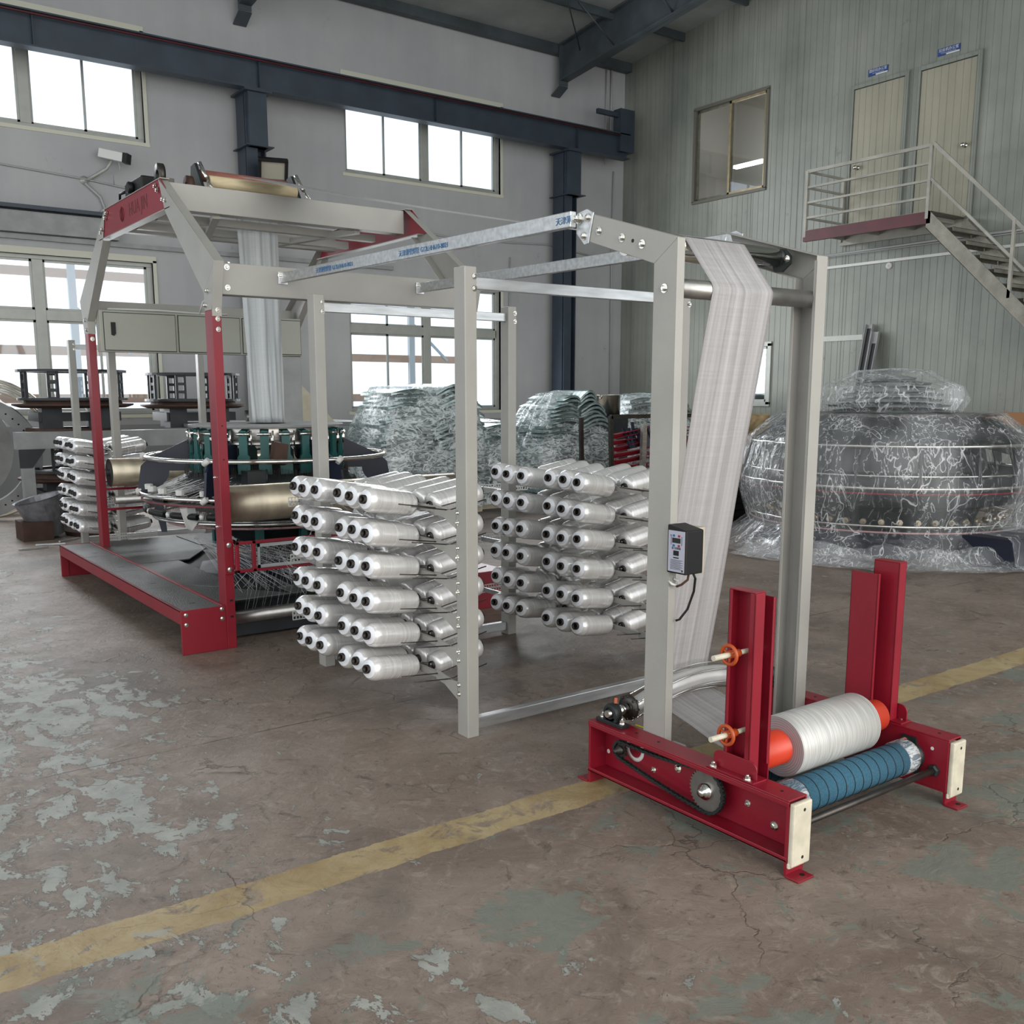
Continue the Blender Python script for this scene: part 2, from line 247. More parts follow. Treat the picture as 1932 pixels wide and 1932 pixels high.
def wall_mat(name, c0, c1, dado=None, stripes=None, rough=.75):
    lo_, hi_ = (.85, 1.06) if stripes else (.96, 1.02)
    m = bpy.data.materials.new(name); m.use_nodes = True; N, L = nodes(m); b = N['Principled BSDF']; tc = N.new('ShaderNodeTexCoord')
    n = N.new('ShaderNodeTexNoise'); n.inputs['Scale'].default_value = .6; n.inputs['Detail'].default_value = 8; n.inputs['Roughness'].default_value = .6; L.new(tc.outputs['Object'], n.inputs[0])
    r = N.new('ShaderNodeValToRGB'); r.color_ramp.elements[0].position = .35; r.color_ramp.elements[1].position = .65; r.color_ramp.elements[0].color = (*c0, 1); r.color_ramp.elements[1].color = (*c1, 1); L.new(n.outputs[0], r.inputs[0]); out = r.outputs[0]
    sx = N.new('ShaderNodeSeparateXYZ'); L.new(tc.outputs['Object'], sx.inputs[0])
    # speckled mould stains high on the wall
    n3 = N.new('ShaderNodeTexNoise'); n3.inputs['Scale'].default_value = 2.6; n3.inputs['Detail'].default_value = 10; n3.inputs['Roughness'].default_value = .8; L.new(tc.outputs['Object'], n3.inputs[0])
    r3 = N.new('ShaderNodeValToRGB'); r3.color_ramp.elements[0].position = .60; r3.color_ramp.elements[1].position = .72; r3.color_ramp.elements[1].color = (.7, .7, .7, 1); r3.color_ramp.elements[0].color = (0, 0, 0, 1); L.new(n3.outputs[0], r3.inputs[0])
    n4 = N.new('ShaderNodeTexNoise'); n4.inputs['Scale'].default_value = .45; n4.inputs['Detail'].default_value = 2; L.new(tc.outputs['Object'], n4.inputs[0]); r4 = N.new('ShaderNodeMapRange'); L.new(n4.outputs[0], r4.inputs[0]); r4.inputs[1].default_value = .46; r4.inputs[2].default_value = .58
    m4 = N.new('ShaderNodeMath'); m4.operation = 'MULTIPLY'; L.new(r3.outputs[0], m4.inputs[0]); L.new(r4.outputs[0], m4.inputs[1])
    x = N.new('ShaderNodeMixRGB'); L.new(m4.outputs[0], x.inputs[0]); L.new(out, x.inputs[1]); x.inputs[2].default_value = (.06, .06, .055, 1); out = x.outputs[0]
    mp5 = N.new('ShaderNodeMapping'); mp5.inputs['Scale'].default_value = (5, 5, .35); L.new(tc.outputs['Object'], mp5.inputs[0]); n5 = N.new('ShaderNodeTexNoise'); n5.inputs['Scale'].default_value = 1; n5.inputs['Detail'].default_value = 5; L.new(mp5.outputs[0], n5.inputs[0])
    r5 = N.new('ShaderNodeMapRange'); L.new(n5.outputs[0], r5.inputs[0]); r5.inputs[1].default_value = .3; r5.inputs[2].default_value = .7; r5.inputs[3].default_value = lo_; r5.inputs[4].default_value = hi_
    x5 = N.new('ShaderNodeMixRGB'); x5.blend_type = 'MULTIPLY'; x5.inputs[0].default_value = 1; L.new(out, x5.inputs[1]); L.new(r5.outputs[0], x5.inputs[2]); out = x5.outputs[0]
    if dado:
        g = N.new('ShaderNodeMath'); g.operation = 'LESS_THAN'; L.new(sx.outputs[2], g.inputs[0]); g.inputs[1].default_value = dado[0]
        x = N.new('ShaderNodeMixRGB'); L.new(g.outputs[0], x.inputs[0]); L.new(out, x.inputs[1]); x.inputs[2].default_value = (*dado[1], 1); out = x.outputs[0]
    u = N.new('ShaderNodeBump'); u.inputs['Distance'].default_value = .02; u.inputs['Strength'].default_value = .3; L.new(n.outputs[0], u.inputs['Height'])
    if stripes:
        mm = N.new('ShaderNodeMath'); mm.operation = 'PINGPONG'; L.new(sx.outputs[1], mm.inputs[0]); mm.inputs[1].default_value = stripes
        s = N.new('ShaderNodeMapRange'); L.new(mm.outputs[0], s.inputs[0]); s.inputs[1].default_value = 0; s.inputs[2].default_value = .006; s.clamp = True
        m2 = N.new('ShaderNodeMath'); m2.operation = 'PINGPONG'; L.new(sx.outputs[1], m2.inputs[0]); m2.inputs[1].default_value = .49
        s2 = N.new('ShaderNodeMapRange'); L.new(m2.outputs[0], s2.inputs[0]); s2.inputs[1].default_value = 0; s2.inputs[2].default_value = .012
        mu = N.new('ShaderNodeMath'); mu.operation = 'MULTIPLY'; L.new(s.outputs[0], mu.inputs[0]); L.new(s2.outputs[0], mu.inputs[1])
        L.new(mu.outputs[0], u.inputs['Height']); u.inputs['Strength'].default_value = .6; u.inputs['Distance'].default_value = .008
        x = N.new('ShaderNodeMixRGB'); x.blend_type = 'MULTIPLY'; x.inputs[0].default_value = .26; L.new(out, x.inputs[1]); L.new(mu.outputs[0], x.inputs[2]); out = x.outputs[0]
    L.new(out, b.inputs['Base Color']); L.new(u.outputs[0], b.inputs['Normal']); b.inputs['Roughness'].default_value = rough; return m
M['plaster'] = wall_mat('grey_plaster', (.40, .405, .42), (.47, .475, .485), (1.10, (.27, .28, .29)))
M['panel'] = wall_mat('ribbed_sandwich_panel', (.215, .235, .21), (.31, .325, .285), None, .058, .42)
M['doorpanel'] = wall_mat('ribbed_door_panel', (.30, .29, .225), (.38, .36, .275), None, .055, .5)

# ---------------- mesh helpers ----------------
class MB:
    def __init__(s): s.v = []; s.f = []; s.sm = []; s.uv = None; s.mi = []; s.cur = 0
    def add(s, vs, fs, smooth=False):
        o = len(s.v); s.v += [Vector(v) for v in vs]
        for f in fs: s.f.append([i+o for i in f]); s.sm.append(smooth); s.mi.append(s.cur)
        return s
    def box(s, x0, x1, y0, y1, z0, z1):
        vs = [(x, y, z) for z in (z0, z1) for y in (y0, y1) for x in (x0, x1)]
        return s.add(vs, [(0, 2, 3, 1), (4, 5, 7, 6), (0, 1, 5, 4), (2, 6, 7, 3), (0, 4, 6, 2), (1, 3, 7, 5)])
    def bar(s, p, q, w, h, up=(0, 0, 1)):
        p, q = Vector(p), Vector(q); d = (q-p).normalized(); up = Vector(up); a = d.cross(up)
        if a.length < 1e-4: a = d.cross(Vector((1, 0, 0)))
        a.normalize(); b = a.cross(d).normalized(); vs = []
        for c in (p, q):
            for i, j in ((-1, -1), (1, -1), (1, 1), (-1, 1)): vs.append(c+a*i*w/2+b*j*h/2)
        return s.add(vs, [(0, 3, 2, 1), (4, 5, 6, 7), (0, 1, 5, 4), (1, 2, 6, 5), (2, 3, 7, 6), (3, 0, 4, 7)])
    def chan(s, p, q, w, h, t, up, open_dir=1):
        """C channel: web of height h (along up), flanges of width w towards open_dir*side"""
        p, q = Vector(p), Vector(q); d = (q-p).normalized(); up = Vector(up); a = d.cross(up).normalized()*open_dir; b = up-d*up.dot(d); b.normalize()
        prof = [(0, -h/2), (w, -h/2), (w, -h/2+t), (t, -h/2+t), (t, h/2-t), (w, h/2-t), (w, h/2), (0, h/2)]
        n = len(prof); vs = [c+a*x+b*y for c in (p, q) for x, y in prof]
        fs = [(i, (i+1) % n, (i+1) % n+n, i+n) for i in range(n)]
        fs += [(0, 3, 2, 1), (0, 7, 4, 3), (4, 7, 6, 5), (n, n+1, n+2, n+3), (n, n+3, n+4, n+7), (n+4, n+5, n+6, n+7)]
        return s.add(vs, fs)
    def prism(s, poly, off):
        n = len(poly); off = Vector(off); a = [Vector(v) for v in poly]; vs = a+[v+off for v in a]
        return s.add(vs, [tuple(range(n))[::-1], tuple(range(n, 2*n))]+[(i, (i+1) % n, (i+1) % n+n, i+n) for i in range(n)])
    def lathe(s, p, d, prof, seg=20, smooth=True, cap=False):
        """revolve profile [(t along d, r)] round the axis p + t d"""
        p, d = Vector(p), Vector(d).normalized(); a = d.orthogonal().normalized(); b = d.cross(a); vs = []; fs = []
        for t, r in prof:
            for k in range(seg): an = 2*PI*k/seg; vs.append(p+d*t+(a*math.cos(an)+b*math.sin(an))*r)
        for i in range(len(prof)-1):
            for k in range(seg): k2 = (k+1) % seg; fs.append((i*seg+k, i*seg+k2, (i+1)*seg+k2, (i+1)*seg+k))
        s.add(vs, fs, smooth)
        if cap:
            o = len(s.v)-len(vs); s.f.append([o+k for k in range(seg)][::-1]); s.sm.append(False); s.mi.append(s.cur)
            e = o+(len(prof)-1)*seg; s.f.append([e+k for k in range(seg)]); s.sm.append(False); s.mi.append(s.cur)
        return s
    def cyl(s, p, q, r, seg=16, r2=None, cap=True):
        p, q = Vector(p), Vector(q); return s.lathe(p, q-p, [(0, r), ((q-p).length, r if r2 is None else r2)], seg, True, cap)
    def tube(s, pts, r, seg=8, closed=False, cap=True):
        pts = [Vector(p) for p in pts]; n = len(pts); vs = []; fs = []; prev = None
        for i, p in enumerate(pts):
            if closed: d = pts[(i+1) % n]-pts[i-1]
            else: d = pts[min(i+1, n-1)]-pts[max(i-1, 0)]
            d.normalize(); a = (prev-d*prev.dot(d)) if prev is not None else d.orthogonal()
            if a.length < 1e-5: a = d.orthogonal()
            a.normalize(); prev = a; b = d.cross(a)
            rr = r[i] if isinstance(r, (list, tuple)) else r
            for k in range(seg): an = 2*PI*k/seg; vs.append(p+(a*math.cos(an)+b*math.sin(an))*rr)
        for i in range(n if closed else n-1):
            j = (i+1) % n
            for k in range(seg): k2 = (k+1) % seg; fs.append((i*seg+k, i*seg+k2, j*seg+k2, j*seg+k))
        s.add(vs, fs, True)
        if cap and not closed:
            o = len(s.v)-len(vs)
            s.f.append([o+k for k in range(seg)][::-1]); s.f.append([o+(n-1)*seg+k for k in range(seg)]); s.sm += [False]*2; s.mi += [s.cur]*2
        return s
    def ring(s, c, R, r, seg=64, rs=8, ax=(0, 0, 1), a0=0, a1=2*PI):
        c = Vector(c); ax = Vector(ax).normalized(); u = ax.orthogonal().normalized(); v = ax.cross(u); full = abs(a1-a0-2*PI) < 1e-6
        if abs(ax.z) > .99: u = Vector((1, 0, 0)); v = Vector((0, 1, 0))
        n = seg if full else seg+1
        pts = [c+(u*math.cos(a0+(a1-a0)*k/seg)+v*math.sin(a0+(a1-a0)*k/seg))*R for k in range(n)]
        return s.tube(pts, r, rs, closed=full)
    def grid(s, rows, smooth=True, th=0):
        n = len(rows[0]); vs = [v for r in rows for v in r]
        fs = [(i*n+j, i*n+j+1, (i+1)*n+j+1, (i+1)*n+j) for i in range(len(rows)-1) for j in range(n-1)]
        s.add(vs, fs, smooth); s.uv = (len(rows), n); return s

def wpos(o):
    p = Vector((0, 0, 0))
    while o is not None: p += Vector(o.location); o = o.parent
    return p
def obj(name, mb, mat, parent=None, label=None, bevel=0, local=False, fixn=True):
    me = bpy.data.meshes.new(name)
    if parent is not None: off = Vector((0, 0, 0)) if local else wpos(parent)
    elif local: off = Vector((0, 0, 0))
    else:
        xs = [v.x for v in mb.v]; ys = [v.y for v in mb.v]; zs = [v.z for v in mb.v]
        off = Vector(((min(xs)+max(xs))/2, (min(ys)+max(ys))/2, min(zs)))
    me.from_pydata([v-off for v in mb.v], [], mb.f)
    mats = mat if isinstance(mat, (list, tuple)) else [mat]
    for m in mats: me.materials.append(M[m] if isinstance(m, str) else m)
    for p, sm, mi in zip(me.polygons, mb.sm, mb.mi): p.use_smooth = sm; p.material_index = mi
    if mb.uv:
        R, n = mb.uv; l = me.uv_layers.new(name='UVMap')
        for p in me.polygons:
            for li in p.loop_indices:
                vi = me.loops[li].vertex_index
                if vi < R*n: l.data[li].uv = ((vi % n)/(n-1), (vi//n)/(R-1))
    if fixn:
        b = bmesh.new(); b.from_mesh(me); bmesh.ops.recalc_face_normals(b, faces=b.faces); b.to_mesh(me); b.free()
    o = bpy.data.objects.new(name, me); sc.collection.objects.link(o)
    if parent is not None: o.parent = parent
    elif not local: o.location = off
    if label: o['label'] = label
    if bevel:
        bv = o.modifiers.new('bevel', 'BEVEL'); bv.width = bevel; bv.segments = 2; bv.limit_method = 'ANGLE'; bv.angle_limit = math.radians(40)
    return o
def tag(o, label, cat, group=None, kind=None):
    o['label'] = label; o['category'] = cat
    if group: o['group'] = group
    if kind: o['kind'] = kind
    return o
def thing(name, label, cat, loc, group=None):
    o = bpy.data.objects.new(name, None); sc.collection.objects.link(o); o.location = loc; o.empty_display_size = .1
    return tag(o, label, cat, group)
def struct(name, mb, mat, parent=None, **k):
    o = obj(name, mb, mat, parent, **k)
    if parent is None: o['kind'] = 'structure'
    return o
def textmesh(name, txt, size, mat, loc, ux, uy, parent, depth=.001, align='CENTER', sx=1.0):
    """lettering: ux reading direction, uy up direction"""
    cu = bpy.data.curves.new(name, 'FONT'); cu.body = txt; cu.size = size; cu.align_x = align; cu.align_y = 'CENTER'; cu.extrude = depth; cu.resolution_u = 2
    t = bpy.data.objects.new(name, cu); sc.collection.objects.link(t)
    dg = bpy.context.evaluated_depsgraph_get(); me = bpy.data.meshes.new_from_object(t.evaluated_get(dg)); bpy.data.objects.remove(t); bpy.data.curves.remove(cu)
    ux, uy = Vector(ux).normalized(), Vector(uy).normalized(); uz = ux.cross(uy); loc = Vector(loc)-(wpos(parent) if parent else Vector((0, 0, 0)))
    R = Matrix((ux*sx, uy, uz)).transposed().to_4x4(); me.transform(Matrix.Translation(loc) @ R); me.materials.clear(); me.materials.append(M[mat])
    o = bpy.data.objects.new(name, me); sc.collection.objects.link(o); o.parent = parent; return o
_bolt = {}
def bolt(parent, p, n, r=.009, h=.008, mat='chrome', name='bolt'):
    k = (r, h, mat)
    if k not in _bolt:
        mb = MB(); mb.lathe((0, 0, 0), (0, 0, 1), [(0, r*1.5), (r*.25, r*1.5)], 12, False, True); mb.lathe((0, 0, r*.25), (0, 0, 1), [(0, r), (h*.8, r), (h, r*.7)], 6, False, True)
        mb.cyl((0, 0, h), (0, 0, h*1.5), r*.5, 8)
        o = obj(name, mb, mat, parent, local=True); _bolt[k] = o.data
    else:
        o = bpy.data.objects.new(name, _bolt[k]); sc.collection.objects.link(o); o.parent = parent
    q = Vector(n).to_track_quat('Z', 'Y'); o.matrix_local = Matrix.Translation(Vector(p)-wpos(parent)) @ q.to_matrix().to_4x4()
    return o

# ---------------- room shell ----------------
XW, YW = 13.73, 15.0
struct('floor', MB().box(-9, XW+.3, -5, 19, -.2, 0), 'floor', local=True)
def wall_with_holes(x0, x1, z0, z1, y0, y1, holes):
    mb = MB(); xs = sorted({x0, x1, *[h[0] for h in holes], *[h[1] for h in holes]}); zs = sorted({z0, z1, *[h[2] for h in holes], *[h[3] for h in holes]})
    for i in range(len(xs)-1):
        for j in range(len(zs)-1):
            cx, cz = (xs[i]+xs[i+1])/2, (zs[j]+zs[j+1])/2
            if not any(h[0] < cx < h[1] and h[2] < cz < h[3] for h in holes): mb.box(xs[i], xs[i+1], y0, y1, zs[j], zs[j+1])
    return mb
WIN = [(1.45, 4.53), (7.68, 10.76), (-4.8, -1.7)]
holes = [(a, b, 5.07, 6.53) for a, b in WIN]+[(a, b, 1.25, 3.42) for a, b in WIN]
struct('wall_back', wall_with_holes(-9, XW+.3, 0, 8.0, YW, YW+.28, holes), 'plaster', local=True)
wr = MB(); 
RP = lambda y: 7.75+(15-y)*.12
rw = [(XW, -5, 0), (XW, 15, 0), (XW, 15, RP(15)), (XW, -5, RP(-5))]
# right wall with the openings of its two windows
def right_wall():
    mb = MB(); hs = [(11.47, 13.1, 4.97, 6.56), (11.2, 11.9, 1.36, 2.40)]
    ys = sorted({-5, 15, 11.47, 13.1, 11.2, 11.9}); zs = sorted({0, 7.7, 4.97, 6.56, 1.36, 2.40})
    for i in range(len(ys)-1):
        for j in range(len(zs)-1):
            a, c = (ys[i]+ys[i+1])/2, (zs[j]+zs[j+1])/2
            if not any(h[0] < a < h[1] and h[2] < c < h[3] for h in hs): mb.box(XW, XW+.12, ys[i], ys[i+1], zs[j], zs[j+1])
    mb.prism([(XW, -5, 7.7), (XW, 15, 7.7), (XW, 15, RP(15)), (XW, -5, RP(-5))], (.12, 0, 0)); return mb
struct('wall_right', right_wall(), 'panel', local=True)
mb = MB(); mb.prism([(-9, -5, RP(-5)), (-9, 15.3, RP(15.3)), (-9, 15.3, RP(15.3)+.1), (-9, -5, RP(-5)+.1)], (XW+9.3, 0, 0)); struct('ceiling', mb, 'roof', local=True)
# rafters, purlins, struts
for X in (-.0, 6.0, 12.0):
    mb = MB(); yb = 14.75; zb = lambda y: RP(y)-.02
    for (a, b_) in ((-4.9, yb),):
        da, db = .75, .62
        mb.prism([(X-.006, a, zb(a)-da), (X-.006, b_, zb(b_)-db), (X-.006, b_, zb(b_)), (X-.006, a, zb(a))], (.012, 0, 0))
        mb.prism([(X-.1, a, zb(a)-da), (X-.1, b_, zb(b_)-db), (X-.1, b_, zb(b_)-db+.015), (X-.1, a, zb(a)-da+.015)], (.2, 0, 0))
        mb.prism([(X-.1, a, zb(a)-.02), (X-.1, b_, zb(b_)-.02), (X-.1, b_, zb(b_)), (X-.1, a, zb(a))], (.2, 0, 0))
    mb.box(X-.1, X+.1, yb, yb+.02, RP(15)-.68, RP(15)); mb.bar((X, 14.75, RP(15)-.7), (X, 14.99, RP(15)-.82), .2, .02)
    struct('trim_%d' % (1+int(X/6)), mb, 'rafter', local=True)
for i, yy in enumerate((14.85, 13.45, 12.0, 10.5, 9.0, 7.5, 6.0, 4.5)):
    mb = MB(); z = RP(yy)-.13; mb.box(-9, XW, yy-.03, yy+.03, z, z+.22) if i else mb.box(-9, XW, yy-.05, yy+.1, z-.02, z+.14)
    struct('trim_%d' % (5+i), mb, 'rafter', local=True)
mb = MB(); mb.cyl((12.0, 14.3, 7.55), (9.6, 12.1, 8.05), .012, 6); mb.cyl((12.0, 13.4, 7.4), (11.2, 13.4, 7.92), .012, 6); mb.cyl((12.0, 12.0, 7.5), (11.2, 12.0, 8.05), .02, 6); mb.cyl((12.0, 12.0, 7.5), (12.9, 12.0, 8.05), .02, 6)
struct('trim_20', mb, 'rafter', local=True)

# ---------------- windows ----------------
def window(n, x0, x1, z0, z1, transom=None, mull=4):
    fr = MB(); t = .055; y0, y1 = YW+.06, YW+.13
    fr.box(x0, x1, y0, y1, z0, z0+t); fr.box(x0, x1, y0, y1, z1-t, z1); fr.box(x0, x0+t, y0, y1, z0+t, z1-t); fr.box(x1-t*1.4, x1, y0, y1, z0+t, z1-t)
    xm = (x0+x1)/2; fr.box(xm-.07, xm+.07, y0, y1, z0+t, z1-t)
    zt = []
    if transom: fr.box(x0+t, xm-.07, y0, y1, transom-.07, transom+.07); fr.box(xm+.07, x1-t, y0, y1, transom-.07, transom+.07)
    f = struct('window_%d' % n, fr, 'frame_al', bevel=.004)
    for a, b in ((x0+t, xm-.07), (xm+.07, x1-t*1.4)):
        c = (a+b)/2
        for lo, hi in (((z0+t, z1-t),) if not transom else ((z0+t, transom-.07), (transom+.07, z1-t))):
            s = MB(); w_ = .045
            for p, q, yy in ((a, c+.02, YW+.105), (c-.02, b, YW+.08)):
                s.box(p, p+w_*.7, yy, yy+.02, lo, hi); s.box(q-w_*.7, q, yy, yy+.02, lo, hi); s.box(p, q, yy, yy+.02, lo, lo+w_*.7); s.box(p, q, yy, yy+.02, hi-w_*.7, hi)
            obj('sash', s, 'frame_al', f)
            g = MB(); g.box(a, c, YW+.113, YW+.117, lo, hi); g.box(c, b, YW+.088, YW+.092, lo, hi); obj('pane', g, 'glass', f)
    # painted reveal and sill
    s = MB(); s.box(x0-.05, x1+.06, YW-.015, YW+.06, z0-.05, z0); s.box(x1, x1+.05, YW-.015, YW+.05, z0, z1+.03); s.box(x0-.05, x1+.05, YW-.015, YW+.05, z1, z1+.09)
    obj('window_trim', s, P('cream_reveal_%d' % n, (.62, .62, .52), .6), f)
for i, (a, b) in enumerate(WIN):
    window(2*i+1, a, b, 5.07, 6.53); window(2*i+2, a, b, 1.25, 3.42, 2.62)
# bronze window and the small ground-floor one on the right wall
def side_window(n, ya, yb, za, zb, mat, cream=False):
    fr = MB(); t = .05; X0, X1 = XW-.03, XW+.07
    t = .02 if cream else t; fr.box(X0, X1, ya-.03, yb+.03, za-.03, za+t); fr.box(X0, X1, ya-.03, yb+.03, zb-t, zb+.03); fr.box(X0, X1, ya-.03, ya+t, za, zb); fr.box(X0, X1, yb-t, yb+.03, za, zb)
    f = struct('window_%d' % n, fr, 'frame_dark' if cream else mat, bevel=.004)
    c = (ya+yb)/2; s = MB()
    for p, q, dx in ((ya+t, c+.03, 0), (c-.03, yb-t, .03)):
        s.box(XW+dx, XW+dx+.025, p, p+.045, za+t, zb-t); s.box(XW+dx, XW+dx+.025, q-.045, q, za+t, zb-t); s.box(XW+dx, XW+dx+.025, p, q, za+t, za+t+.04); s.box(XW+dx, XW+dx+.025, p, q, zb-t-.04, zb-t)
    obj('sash', s, mat, f); obj('pane', MB().box(XW+.02, XW+.025, ya, yb, za, zb), 'glass', f)
side_window(7, 11.47, 13.1, 4.97, 6.56, 'frame_gold', True); side_window(8, 11.2, 11.9, 1.36, 2.40, 'frame_al')
def office(n, ya, yb, za, zb, mat):
    mb = MB(); X0, X1 = XW+.13, XW+2.2; mb.box(X1, X1+.05, ya-1, yb+1, za-1, zb+1); mb.box(X0, X1, ya-1, yb+1, za-1.05, za-1); mb.box(X0, X1, ya-1, yb+1, zb+1, zb+1.05); mb.box(X0, X1, ya-1.05, ya-1, za-1, zb+1); mb.box(X0, X1, yb+1, yb+1.05, za-1, zb+1)
    struct('wall_%s' % n, mb, mat, local=True)
office('office', 11.47, 13.1, 4.97, 6.3, P('office_wall', (.62, .57, .50), .7)); office('storeroom', 11.2, 11.9, 1.5, 2.40, P('storeroom_wall', (.6, .66, .58), .7))
def ceil_lamp(y, z, n):
    d = MB(); d.box(XW+1.2, XW+1.3, y-.35, y+.35, z, z+.05); m = bpy.data.materials.new('tube_glow'); m.use_nodes = True; b = m.node_tree.nodes['Principled BSDF']; b.inputs['Emission Color'].default_value = (1, .98, .9, 1); b.inputs['Emission Strength'].default_value = n
    o = obj('tube_lamp', d, m); return o
tag(ceil_lamp(12.9, 5.75, 26), 'white tube lamp glowing inside the upstairs office behind the bronze window', 'lamp')
tag(ceil_lamp(11.5, 3.1, 3), 'white tube lamp glowing in the room behind the small ground-floor window', 'lamp')

# ---------------- doors, signs ----------------
def door(n, y0, y1, knob_y, kz):
    fr = MB(); z0, z1 = 4.02, 6.14; t = .06
    fr.box(XW-.04, XW, y0-t, y0, z0, z1+t); fr.box(XW-.04, XW, y1, y1+t, z0, z1+t); fr.box(XW-.04, XW, y0, y1, z1, z1+t)
    f = struct('door_%d' % n, fr, 'panel', bevel=.004)
    obj('door_leaf', MB().box(XW-.022, XW-.002, y0+.012, y1-.012, z0, z1-.012), 'doorpanel', f)
    obj('shadow_gap', MB().box(XW-.004, XW-.001, y0, y1, z0, z1), 'black', f)
    k = MB(); k.lathe((XW-.022, knob_y, kz), (-1, 0, 0), [(0, .035), (.008, .035), (.012, .014), (.04, .014), (.05, .03), (.075, .032), (.09, .015), (.091, 0)], 16); obj('door_knob', k, 'chrome', f)
door(1, 8.93, 9.79, 9.66, 4.98); door(2, 7.83, 8.68, 7.93, 4.98)
def sign(y0, y1, txt, sub, lab):
    b = MB().box(XW-.012, XW-.002, y0, y1, 6.27, 6.37); o = obj('door_sign', b, 'sign'); tag(o, lab, 'sign')
    yc = (y0+y1)/2
    textmesh('lettering', txt, .050, 'signw', (XW-.013, yc, 6.338), (0, -1, 0), (0, 0, 1), o, .0006)
    textmesh('small_lettering', sub, .017, 'signw', (XW-.013, yc, 6.302), (0, -1, 0), (0, 0, 1), o, .0004)
    obj('footer_strip', MB().box(XW-.0135, XW-.012, y0, y1-.13, 6.27, 6.29), 'signw', o)
sign(9.24, 9.57, '圆织机办公室', 'CIRCULAR LOOM OFFICE', 'blue office sign above the left upstairs door')
sign(8.12, 8.45, '拉丝机办公室', 'EXTRUSION MACHINE OFFICE', 'blue office sign above the right upstairs door')

# ---------------- landing and stairs ----------------
st = thing('steel_staircase', 'grey steel staircase with railed landing below the two upstairs doors', 'stairs', (12.75, 7.85, 0))
X0, X1 = 12.75, XW-.05; ZL = 3.99
mb = MB(); mb.box(X0, X1, 7.8, 9.88, ZL-.006, ZL); obj('landing_deck', mb, 'tread', st)
mb = MB(); mb.chan((X0, 7.8, ZL-.085), (X0, 9.88, ZL-.085), .06, .16, .008, (0, 0, 1), 1); obj('edge_channel', mb, 'redbeam', st, label='dark red edge channel of the landing')
mb = MB()
for y in (8.0, 8.6, 9.2, 9.8): mb.bar((X0+.03, y, ZL-.04), (X1, y, ZL-.04), .04, .06)
mb.bar((X1, 7.8, ZL-.08), (X1, 9.88, ZL-.08), .04, .14); obj('deck_support', mb, 'stair', st)
SL = (3.96-2.67)/(7.77-6.44)
def sz(y): return ZL-.02-(7.8-y)*SL
for x in (X0, X1-.03):
    mb = MB(); ye = 3.7
    mb.prism([(x, 7.86, sz(7.86)), (x, ye, sz(ye)), (x, ye, sz(ye)-.24), (x, 7.86, sz(7.86)-.26)], (.012, 0, 0)); mb.bar((x+.03, 7.86, sz(7.86)-.255), (x+.03, ye, sz(ye)-.255), .06, .01); obj('stringer', mb, 'tread', st)
k = 1
while True:
    y = 7.8-k*.205; z = sz(y)-.03
    if y < 3.9: break
    mb = MB(); mb.box(X0+.02, X1-.04, y-.12, y+.12, z-.005, z); mb.box(X0+.02, X1-.04, y+.115, y+.12, z-.05, z); mb.box(X0+.02, X1-.04, y-.12, y-.115, z-.05, z); obj('tread', mb, 'tread', st); k += 1
for (x, y) in ((X0+.02, 9.86), (X0+.02, 7.86), (X1-.02, 9.86)):
    mb = MB(); mb.box(x-.022, x+.022, y-.022, y+.022, ZL-.1, ZL+.86); obj('railing_post', mb, 'stair', st)
mb = MB(); mb.box(X0-.0, X0+.035, 7.66, 7.72, ZL-.1, ZL+.80)
for dz in (.85, .62, .40, .18):
    a = MB(); a.bar((X0+.02, 7.86, ZL+dz), (X0+.02, 9.86, ZL+dz), .03, .03 if dz < .8 else .045); a.bar((X0+.02, 9.86, ZL+dz), (X1, 9.86, ZL+dz), .03, .03); obj('railing_bar', a, 'stair', st)
def hr(y, d): return sz(y)+d
for d, hh in ((.86, .045), (.40, .035)):
    a = MB(); a.bar((X0+.02, 7.84, hr(7.84, d)), (X0+.02, 3.8, hr(3.8, d)), .03, hh); obj('handrail', a, 'stair', st)
for y in (6.65, 5.4, 4.2):
    a = MB(); a.box(X0, X0+.04, y-.02, y+.02, sz(y)-.1, hr(y, .86)); obj('railing_post', a, 'stair', st)

# conduits and fixtures on the right wall
mb = MB(); mb.box(XW-.03, XW, 4.5, 11.0, 3.515, 3.555); tag(obj('cable_trunking', mb, 'white'), 'white cable trunking along the ribbed wall under the landing', 'trunking')
mb = MB(); mb.tube([(XW-.03, 11.0, 3.72), (XW-.03, 8, 3.74), (XW-.03, 4, 3.7)], .018, 8); mb.tube([(XW-.06, 11.0, 3.70), (XW-.05, 8, 3.70), (XW-.03, 4, 3.68)], .008, 6); tag(obj('cable', mb, 'insul'), 'grey cable run along the ribbed wall just above the white trunking', 'cable')
mb = MB(); mb.lathe((XW, 9.02, 3.46), (-1, 0, 0), [(0, .05), (.02, .05), (.03, .035), (.03, .018), (.05, .012), (.05, 0)], 20); tag(obj('ceiling_lamp_holder', mb, 'white'), 'small round white lamp holder on the wall beneath the trunking', 'lamp holder')
mb = MB(); mb.box(XW-.02, XW, 9.4, 10.6, 2.38, 2.46); tag(obj('wall_ledge', mb, 'frame_al'), 'short grey metal ledge on the ribbed wall left of the leaning profiles', 'ledge')
